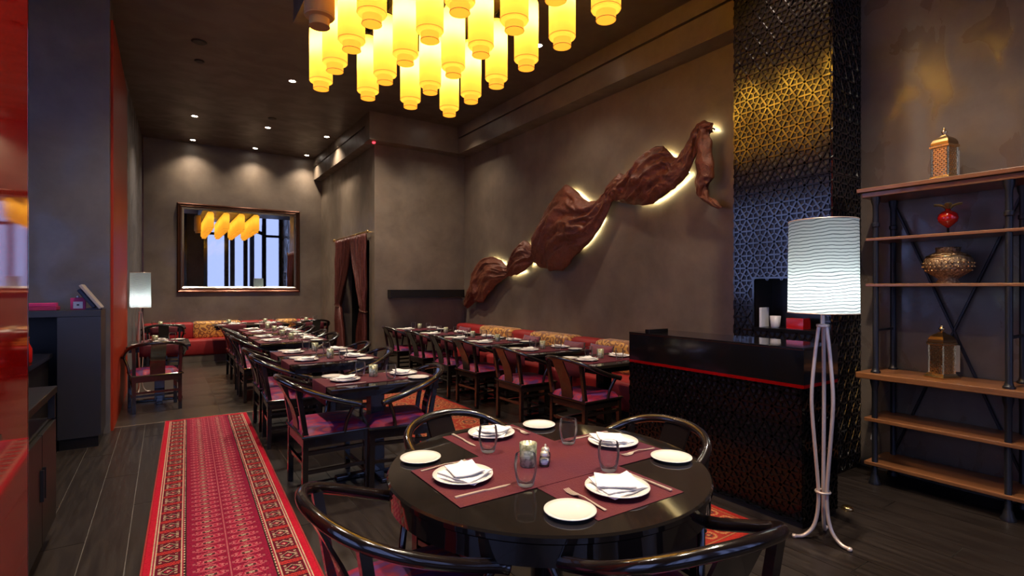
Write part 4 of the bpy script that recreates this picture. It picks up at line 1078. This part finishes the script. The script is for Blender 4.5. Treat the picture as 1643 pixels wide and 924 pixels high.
# ------------------------------------------------------------------ square tables
ZT = 0.745
def make_table(lx, ly):
    t = thing('dining_table', '', 'table', (0, 0, 0), 0, 'black lacquered dining tables')
    obj('table_top', B(-lx / 2, lx / 2, -ly / 2, ly / 2, ZT - 0.03, ZT, 0.004), 'table_black', t)
    obj('apron', B(-lx / 2 + 0.025, lx / 2 - 0.025, -ly / 2 + 0.025, ly / 2 - 0.025, ZT - 0.075, ZT - 0.03), 'chair_black', t)
    obj('pedestal', B(-0.055, 0.055, -0.055, 0.055, 0.03, ZT - 0.075, 0.004), 'chair_black', t)
    obj('foot', B(-lx * 0.36, lx * 0.36, -0.035, 0.035, 0.0, 0.032, 0.006), 'chair_black', t)
    obj('foot', B(-0.035, 0.035, -ly * 0.38, ly * 0.38, 0.0, 0.030, 0.006), 'chair_black', t)
    return t
def runner_mesh(L0, L1, wd, drop0, drop1, th=0.0035):
    bm = bmesh.new(); path = []
    if drop0: path += [(L0 - th, ZT - drop0), (L0 - th * 1.02, ZT - drop0 * 0.5), (L0 - th, ZT - 0.004)]
    path += [(L0 - th * 0.3 if drop0 else L0, ZT + th * 0.8 if drop0 else ZT + th)]
    for k in range(1, 6): path.append((L0 + (L1 - L0) * k / 6, ZT + th))
    path += [(L1 + th * 0.3 if drop1 else L1, ZT + th * 0.8 if drop1 else ZT + th)]
    if drop1: path += [(L1 + th, ZT - 0.004), (L1 + th, ZT - drop1)]
    g = [[bm.verts.new((x, -wd / 2 + wd * j / 8 , z)) for j in range(9)] for x, z in path]
    for a, b in zip(g[:-1], g[1:]):
        for j in range(8): bm.faces.new((a[j], a[j + 1], b[j + 1], b[j]))
    return bm
TB = None; RN = None
def table(x, y, rz, lx, ly, desc, sides, drop=(0.13, 0.0), candle=True, cut=False, tl=None, off=0.24, gl=1):
    global TB, RN
    lab = 'black lacquered dining table, ' + tl
    if TB is None: TB = make_table(lx, ly); TB.location = (x, y, 0); TB.rotation_euler = (0, 0, rz); TB['label'] = lab
    else: copy_thing(TB, (x, y, 0), rz, lab)
    if RN is None:
        RN = obj('table_runner', runner_mesh(-lx / 2 - 0.001, lx / 2 - 0.005, 0.40, *drop), 'runner', smooth=0.6)
        md = RN.modifiers.new('cloth', 'SOLIDIFY'); md.thickness = 0.003; md.offset = -1
        RN.location = (x, y, 0.0005); RN.rotation_euler = (0, 0, rz); tag(RN, 'plum cloth runner across %s' % desc, 'table runner', 'plum table runners')
    else:
        r = copy_thing(RN, (x, y, 0.0005), rz, 'plum cloth runner across %s' % desc)
    c, s = math.cos(rz), math.sin(rz); P = lambda a, b: (x + a * c - b * s, y + a * s + b * c)
    for k, (sg, sn) in enumerate(zip((-1, 1), sides)):
        if not sn: continue
        q = P(sg * off, 0.02 * sg); ang = rz + (0 if sg < 0 else PI)
        gp = P(sg * 0.07, -sg * (-0.17 if k else -0.13) * (-1))
        setting(q[0], q[1], ZT, ang, '%s, %s' % (desc, sn), gl, cut, glass_at=P(sg * 0.075, 0.155 * sg * -1 if False else sg * -0.14), rz=random.uniform(-0.3, 0.3))
    if candle:
        q = P(0.0, 0.05); build('candle', (q[0], q[1], ZT + 0.004), 0, 'mercury glass votive candle in the middle of %s' % desc, 'votive candles')
ORD = ['nearest', 'second', 'third', 'fourth', 'fifth', 'sixth', 'farthest']
MID = [(1.375, 4.0), (1.375, 5.30), (1.39, 6.0), (1.42, 7.47), (1.42, 8.13), (1.46, 9.05), (1.46, 9.71)]
for k, (x, y) in enumerate(MID):
    d = 'the %s middle-row table' % ORD[k]
    table(x, y, 0, 0.85, 0.66, d, ('rug side', 'bench side'), cut=(k == 0), tl='%s from the front in the middle row' % ORD[k])
    chair(x - 0.375, y + (-0.02 if k == 0 else random.uniform(-0.02, 0.10)), random.uniform(-0.06, 0.06), 'black horseshoe-back chair on the rug side of %s' % d)
    chair(x + (0.24 if k else 0.14), y + (-0.10 if k == 0 else random.uniform(-0.08, 0.04)), PI + (-0.2 if k == 0 else random.uniform(-0.1, 0.08)), 'black horseshoe-back chair on the bench side of %s' % d)
ORD2 = ['nearest', 'second', 'third', 'fourth', 'fifth', 'farthest']
for k, y in enumerate((3.80, 4.76, 5.74, 6.40, 7.25, 8.25)):
    d = 'the %s wall-bench table' % ORD2[k]
    table(3.63, y, 0, 0.85, 0.66, d, ('chair side', 'bench side'), tl='%s from the counter in the row along the wall bench' % ORD2[k])
    chair(3.31, y - 0.06 + random.uniform(-0.03, 0.03), random.uniform(-0.05, 0.05), 'black horseshoe-back chair at %s' % d)
for k, x in enumerate((-0.02, 1.08, 1.72, 2.50)):
    nm = ('leftmost', 'second', 'third', 'rightmost')[k]; d = 'the %s table before the back bench' % nm
    table(x, 11.42, PI / 2, 0.85, 0.66, d, ('near side', 'bench side'), tl='%s along the back bench under the mirror' % nm)
    if k in (0, 3): chair(x, 11.06, PI / 2, 'black horseshoe-back chair at the near side of %s' % d)
table(-0.06, 8.13, PI / 2, 0.85, 0.66, 'the lone table by the red partition', ('near side', 'far side'), tl='alone beside the orange-red partition')
chair(-0.10, 7.62, PI / 2 + 0.12, 'black horseshoe-back chair at the lone table by the red partition')

# ------------------------------------------------------------------ round table
RX, RY, RR = 1.285, 1.675, 0.63
t = thing('round_table', 'large round black lacquered table in the foreground', 'table', (RX, RY, 0))
obj('table_top', L([(0.001, 0.715), (RR - 0.012, 0.715), (RR, 0.722), (RR, 0.738), (RR - 0.006, ZT), (0.001, ZT)], 96), 'table_black', t, 0.5)
obj('apron', L([(RR - 0.04, 0.650), (RR - 0.008, 0.650), (RR - 0.008, 0.715), (RR - 0.04, 0.715)], 96, cap=False), 'table_black', t, 0.5)
obj('pedestal', L([(0.10, 0.03), (0.075, 0.06), (0.065, 0.12), (0.065, 0.6), (0.09, 0.66), (0.16, 0.715)], 32), 'chair_black', t, 0.6)
for k in range(4):
    a = PI / 4 + k * PI / 2
    obj('foot', box(bmesh.new(), 0.06, 0.44, -0.04, 0.04, 0.0, 0.05, 0.008, mtx=Matrix.Rotation(a, 4, 'Z')), 'chair_black', t)
def mat_cloth(x0, x1, y0, y1, z, label):
    bm = bmesh.new(); n = 10; g = {}
    for i in range(n + 1):
        for j in range(n + 1): g[i, j] = bm.verts.new((x0 + (x1 - x0) * i / n, y0 + (y1 - y0) * j / n, 0.0))
    for i in range(n):
        for j in range(n): bm.faces.new((g[i, j], g[i + 1, j], g[i + 1, j + 1], g[i, j + 1]))
    bmesh.ops.translate(bm, vec=(-(x0 + x1) / 2, -(y0 + y1) / 2, 0), verts=bm.verts)
    o = obj('table_runner', bm, 'runner'); md = o.modifiers.new('cloth', 'SOLIDIFY'); md.thickness = 0.0015; md.offset = 1
    o.location = ((x0 + x1) / 2, (y0 + y1) / 2, z); return tag(o, label, 'table runner')
mat_cloth(1.09, 1.49, 1.165, 2.23, ZT + 0.0003, 'plum cloth runner crossing under another from near to far on the round table')
mat_cloth(0.785, 1.80, 1.475, 1.88, ZT + 0.002, 'plum cloth runner lying on top from left to right on the round table')
for (px, py, ang, nm, ga, sa, r) in (
        (0.915, 1.70, 0.0, 'the round table, left place', (1.068, 1.515), (0.872, 1.985), 0.2),
        (1.295, 2.12, -PI / 2, 'the round table, far place', (1.152, 1.914), (1.585, 2.13), 0.5),
        (1.68, 1.70, PI, 'the round table, right place', (1.515, 1.815), (1.735, 1.42), -0.2),
        (1.305, 1.30, PI / 2, 'the round table, near place', (1.42, 1.46), (1.055, 1.255), -0.3)):
    setting(px, py, ZT, ang, nm, 1, True, ga, sa, r)
build('candle', (1.193, 1.675, ZT + 0.004), 0, 'mercury glass votive candle in the middle of the round table', 'votive candles')
build('salt', (1.245, 1.637, ZT + 0.004), 0, 'glass salt shaker beside the candle on the round table', 'shakers')
build('pepper', (1.278, 1.675, ZT + 0.004), 0, 'glass pepper shaker behind the salt on the round table', 'shakers')
chair(0.685, 1.60, 0.02, 'black horseshoe-back chair at the left of the round table')
chair(1.215, 2.045, -PI / 2 + 0.22, 'black horseshoe-back chair on the far side of the round table')
chair(1.685, 1.645, PI - 0.08, 'black horseshoe-back chair between the round table and the lattice counter')
chair(1.24, 1.09, PI / 2 - 0.17, 'black horseshoe-back chair in front of the round table, at the bottom of the picture')

# ------------------------------------------------------------------ floor lamps
def floor_lamp(x, y, label, s=1.0, rz=0.0):
    t = thing('floor_lamp', label, 'lamp', (x, y, 0), rz, 'floor lamps with white shades')
    for k in range(3):
        a = 2 * PI * k / 3 + 0.2; ca, sa = math.cos(a), math.sin(a)
        pr = [(0.150, 0.012), (0.105, 0.018), (0.055, 0.065), (0.030, 0.15), (0.024, 0.27), (0.034, 0.42), (0.058, 0.72), (0.060, 0.86), (0.044, 1.05), (0.026, 1.20), (0.020, 1.235)]
        obj('leg', T(catmull([(r * ca, r * sa, z) for r, z in pr], 4), 0.0105, 8), 'lampmetal', t, True)
        obj('ball_foot', L([(0.002, 0.0), (0.012, 0.003), (0.015, 0.012), (0.012, 0.021), (0.002, 0.024)], 12, cx=0.155 * ca, cy=0.155 * sa), 'lampmetal', t, True)
    bm = T([(0.036 * math.cos(a), 0.036 * math.sin(a), 0.275) for a in [2 * PI * k / 20 for k in range(21)]], 0.007, 6); obj('ring', bm, 'lampmetal', t, True)
    obj('stem', L([(0.030, 1.225), (0.034, 1.228), (0.034, 1.24), (0.012, 1.243), (0.012, 1.295), (0.030, 1.298), (0.040, 1.304), (0.012, 1.312), (0.010, 1.375), (0.002, 1.375)], 18), 'lampmetal', t, 0.6)
    obj('bulb', L([(0.004, 1.375), (0.020, 1.385), (0.028, 1.415), (0.022, 1.445), (0.004, 1.46)], 14), 'lampbulb', t, True)
    obj('shade', L([(0.181, 1.305), (0.176, 1.838)], 56, cap=False), 'shade', t, True)
    bm = T([(0.181 * math.cos(a), 0.181 * math.sin(a), 1.307) for a in [2 * PI * k / 40 for k in range(41)]], 0.003, 5)
    tube(bm, [(0.176 * math.cos(a), 0.176 * math.sin(a), 1.836) for a in [2 * PI * k / 40 for k in range(41)]], 0.003, 5)
    for k in range(3):
        a = 2 * PI * k / 3; tube(bm, [(0.012 * math.cos(a), 0.012 * math.sin(a), 1.312), (0.179 * math.cos(a), 0.179 * math.sin(a), 1.309)], 0.0025, 5)
    obj('shade_hoop', bm, 'lampmetal', t)
    t.scale = (s, s, s)
    return t
floor_lamp(3.16, 1.505, 'large floor lamp with white shade beside the lattice counter', 1.0, 0.15)
l2 = floor_lamp(-0.285, 8.83, 'smaller floor lamp with white shade standing by the left wall', 1.0)
l2.scale = (0.68, 0.68, 0.905)

# ------------------------------------------------------------------ shelf unit
t = thing('shelf_unit', 'tall black iron shelf unit with brown wooden boards at the right wall', 'shelf', (4.53, 0.95, 0))
sx0, sx1 = 4.38 - 4.53, 4.73 - 4.53
ys = [1.72 - 0.95, 0.985 - 0.95, 0.25 - 0.95]
yA, yB_ = 0.15 - 0.95, 1.83 - 0.95
bm = box(bmesh.new(), sx0 - 0.03, sx1 + 0.015, yA, yB_, 2.165, 2.195, 0.004); obj('top_board', bm, 'shelf_wood', t)
obj('top_moulding', box(bmesh.new(), sx0 - 0.01, sx1 + 0.01, yA + 0.015, yB_ - 0.025, 2.125, 2.165, 0.006), 'shelf_wood', t)
for z in (1.80, 1.46): obj('shelf_board', box(bmesh.new(), sx0 - 0.005, sx1, yA, yB_ - 0.05, z, z + 0.022, 0.004), 'shelf_wood', t)
obj('wide_board', box(bmesh.new(), sx0 - 0.05, sx1 + 0.01, yA, yB_, 0.775, 0.82, 0.006), 'shelf_wood', t)
for z in (0.46, 0.135): obj('shelf_board', box(bmesh.new(), sx0 - 0.03, sx1, yA, yB_ - 0.05, z, z + 0.026, 0.004), 'shelf_wood', t)
for y in ys:
    for xx, r in ((sx0 + 0.015, 0.019), (sx1 - 0.03, 0.019)):
        obj('upper_post', L([(0.032, 0.82), (0.032, 0.832), (0.024, 0.84), (r, 0.86), (r, 1.90), (0.026, 1.905), (0.026, 1.93), (r, 1.935), (r, 2.06), (0.028, 2.09), (0.03, 2.125)], 14, cx=xx, cy=y), 'iron', t, 0.6)
        obj('lower_post', L([(0.040, 0.0), (0.040, 0.012), (0.030, 0.03), (0.024, 0.06), (0.019, 0.07), (0.019, 0.70), (0.028, 0.74), (0.03, 0.775)], 14, cx=xx - 0.015 * (xx < 0), cy=y), 'iron', t, 0.6)
    obj('side_rail', B(sx0 + 0.015, sx1 - 0.03, y - 0.008, y + 0.008, 1.13, 1.146), 'iron', t)
for ya, yb in ((ys[0], ys[1]), (ys[1], ys[2])):
    for a, b_ in ((ya, yb), (yb, ya)):
        obj('cross_brace', T([(sx1 - 0.008, a, 0.18), (sx1 - 0.008, b_, 2.10)], 0.010, 6), 'iron', t)
# brass lanterns
def brass_lantern(loc, label, rz, s=1.0):
    t = thing('brass_lantern', label, 'lantern', loc, rz, 'brass lanterns on the shelf unit')
    obj('base', L([(0.105, 0.0), (0.105, 0.010), (0.088, 0.022), (0.082, 0.035)], 4), 'brass', t)
    bm = bmesh.new()
    for k in range(4):
        a = PI / 4 + k * PI / 2 if False else k * PI / 2
        bar(bm, (0.072 * math.cos(a), 0.072 * math.sin(a), 0.035), (0.072 * math.cos(a), 0.072 * math.sin(a), 0.235), 0.010, 0.010)
    obj('corner_posts', bm, 'brass', t)
    for k in range(4):
        R = Matrix.Rotation(PI / 4 + k * PI / 2, 4, 'Z')
        v, f = [], []
        nx, nz = 7, 13; cw, chh = 0.092 / nx, 0.19 / nz
        for i in range(nx + 1):
            x = -0.046 + i * cw; b = len(v); v += [(0.050, x - 0.0022, 0.04), (0.050, x + 0.0022, 0.04), (0.050, x + 0.0022, 0.23), (0.050, x - 0.0022, 0.23)]; f.append((b, b + 1, b + 2, b + 3))
        for i in range(nz + 1):
            z = 0.04 + i * chh; b = len(v); v += [(0.0503, -0.046, z - 0.0024), (0.0503, 0.046, z - 0.0024), (0.0503, 0.046, z + 0.0024), (0.0503, -0.046, z + 0.0024)]; f.append((b, b + 1, b + 2, b + 3))
        for i in range(nx):
            for j in range(nz):
                if (i + j) % 2: continue
                x, z = -0.046 + i * cw, 0.04 + j * chh; b = len(v); v += [(0.0497, x + 0.001, z + 0.001), (0.0497, x + cw * 0.95, z + 0.001), (0.0497, x + cw * 0.5, z + chh * 0.95)]; f.append((b, b + 1, b + 2))
        me = bpy.data.meshes.new('pierced_pane'); me.from_pydata(v, [], f); me.transform(R); me.materials.append(M['brass'])
        o = bpy.data.objects.new('pierced_pane', me); C.objects.link(o); o.parent = t
        md = o.modifiers.new('metal', 'SOLIDIFY'); md.thickness = 0.002
    obj('cornice', L([(0.078, 0.235), (0.088, 0.24), (0.088, 0.252), (0.078, 0.258)], 4), 'brass', t)
    obj('pierced_cap', L([(0.080, 0.258), (0.078, 0.275), (0.066, 0.295), (0.046, 0.310), (0.026, 0.318), (0.018, 0.328)], 4), 'brass_dark', t)
    obj('finial', L([(0.010, 0.326), (0.008, 0.335), (0.019, 0.348), (0.016, 0.358), (0.007, 0.366), (0.010, 0.372), (0.002, 0.382)], 14), 'brass', t, True)
    obj('candle', L([(0.001, 0.036), (0.022, 0.036), (0.022, 0.09), (0.001, 0.09)], 12), 'wick', t)
    d = obj('open_door', B(0.0, 0.003, -0.05, 0.05, 0.04, 0.23), 'brass_dark', t); d.location = (0.075, -0.065, 0); d.rotation_euler = (0, 0, 0.35)
    t.scale = (s, s, s)
    return t
brass_lantern((4.53, 1.35, 2.195), 'brass lantern standing on top of the shelf unit', 0.55, 0.98)
brass_lantern((4.53, 1.365, 0.82), 'brass lantern on the wide wooden board below the vase', 0.4, 0.98)
# vase
t = thing('pierced_vase', 'round brass vase with pierced flutes on the middle shelf', 'vase', (4.53, 1.33, 1.482))
pv = [(0.062, 0.0), (0.064, 0.012), (0.052, 0.028), (0.075, 0.048), (0.118, 0.080), (0.138, 0.125), (0.132, 0.165), (0.105, 0.200), (0.074, 0.214), (0.066, 0.222), (0.070, 0.250), (0.064, 0.250), (0.060, 0.224), (0.06, 0.21)]
obj('body', L(pv, 72, cap=False, fl=lambda a: 0.018 * math.cos(20 * a)), 'filigree', t, True)
obj('band', L([(0.122, 0.178), (0.126, 0.180), (0.121, 0.192), (0.117, 0.190)], 48, cap=False), 'brass', t, True)
bm = bmesh.new()
for k in range(28):
    a = 2 * PI * k / 28
    for r, z in ((0.141, 0.115), (0.1415, 0.14), (0.127, 0.09)):
        bmesh.ops.create_icosphere(bm, subdivisions=1, radius=0.006, matrix=Matrix.Translation((r * math.cos(a), r * math.sin(a), z)))
o = obj('bead_rows', bm, 'brass', t, True); o['kind'] = 'stuff'
obj('inner_floor', L([(0.001, 0.0), (0.062, 0.0), (0.062, 0.003), (0.001, 0.003)], 20), 'brass_dark', t)
# pomegranate
t = thing('pomegranate_ornament', 'red pomegranate ornament with gilded leaves on the upper shelf', 'ornament', (4.53, 1.33, 1.822))
bm = L([(0.003, 0.045), (0.012, 0.050), (0.026, 0.062), (0.052, 0.088), (0.060, 0.112), (0.054, 0.140), (0.035, 0.158), (0.016, 0.166), (0.018, 0.185), (0.014, 0.185), (0.008, 0.168)], 24)
obj('fruit', bm, 'pomegranate', t, True)
obj('stand', L([(0.035, 0.0), (0.035, 0.006), (0.008, 0.012), (0.006, 0.046)], 16), 'iron', t, True)
for k in range(6):
    a = 2 * PI * k / 6 + 0.3; bm = bmesh.new(); R = Matrix.Rotation(a, 4, 'Z'); prev = None
    for i in range(6):
        s = i / 5; w_ = 0.022 * math.sin(PI * min(0.97, s * 0.9 + 0.08)); r = 0.012 + 0.075 * s; z = 0.172 + 0.055 * s ** 0.7 - 0.02 * s * s
        cur = [bm.verts.new(R @ Vector(p)) for p in ((r, -w_, z + 0.006), (r, 0, z), (r, w_, z + 0.006))]
        if prev:
            bm.faces.new((prev[0], prev[1], cur[1], cur[0])); bm.faces.new((prev[1], prev[2], cur[2], cur[1]))
        prev = cur
    o = obj('leaf', bm, 'leaf', t, True); md = o.modifiers.new('gilt', 'SOLIDIFY'); md.thickness = 0.002
# small floor spot by the counter and cable
o = obj('floor_uplight', L([(0.001, 0.0), (0.036, 0.0), (0.036, 0.012), (0.028, 0.02), (0.001, 0.022)], 18), 'brass', smooth=True); o.location = (3.72, 1.62, 0); tag(o, 'small round brass floor light at the foot of the lattice counter', 'floor light')
cb = obj('wall_cable', T(catmull([(4.725, 1.86, 0.50), (4.70, 1.86, 0.42), (4.69, 1.84, 0.30), (4.70, 1.87, 0.24), (4.71, 1.85, 0.33), (4.70, 1.83, 0.18), (4.71, 1.85, 0.006)], 6), 0.006, 6), 'white_pot', smooth=True)
tag(cb, 'looped grey cable hanging on the wall behind the shelf unit', 'cable')
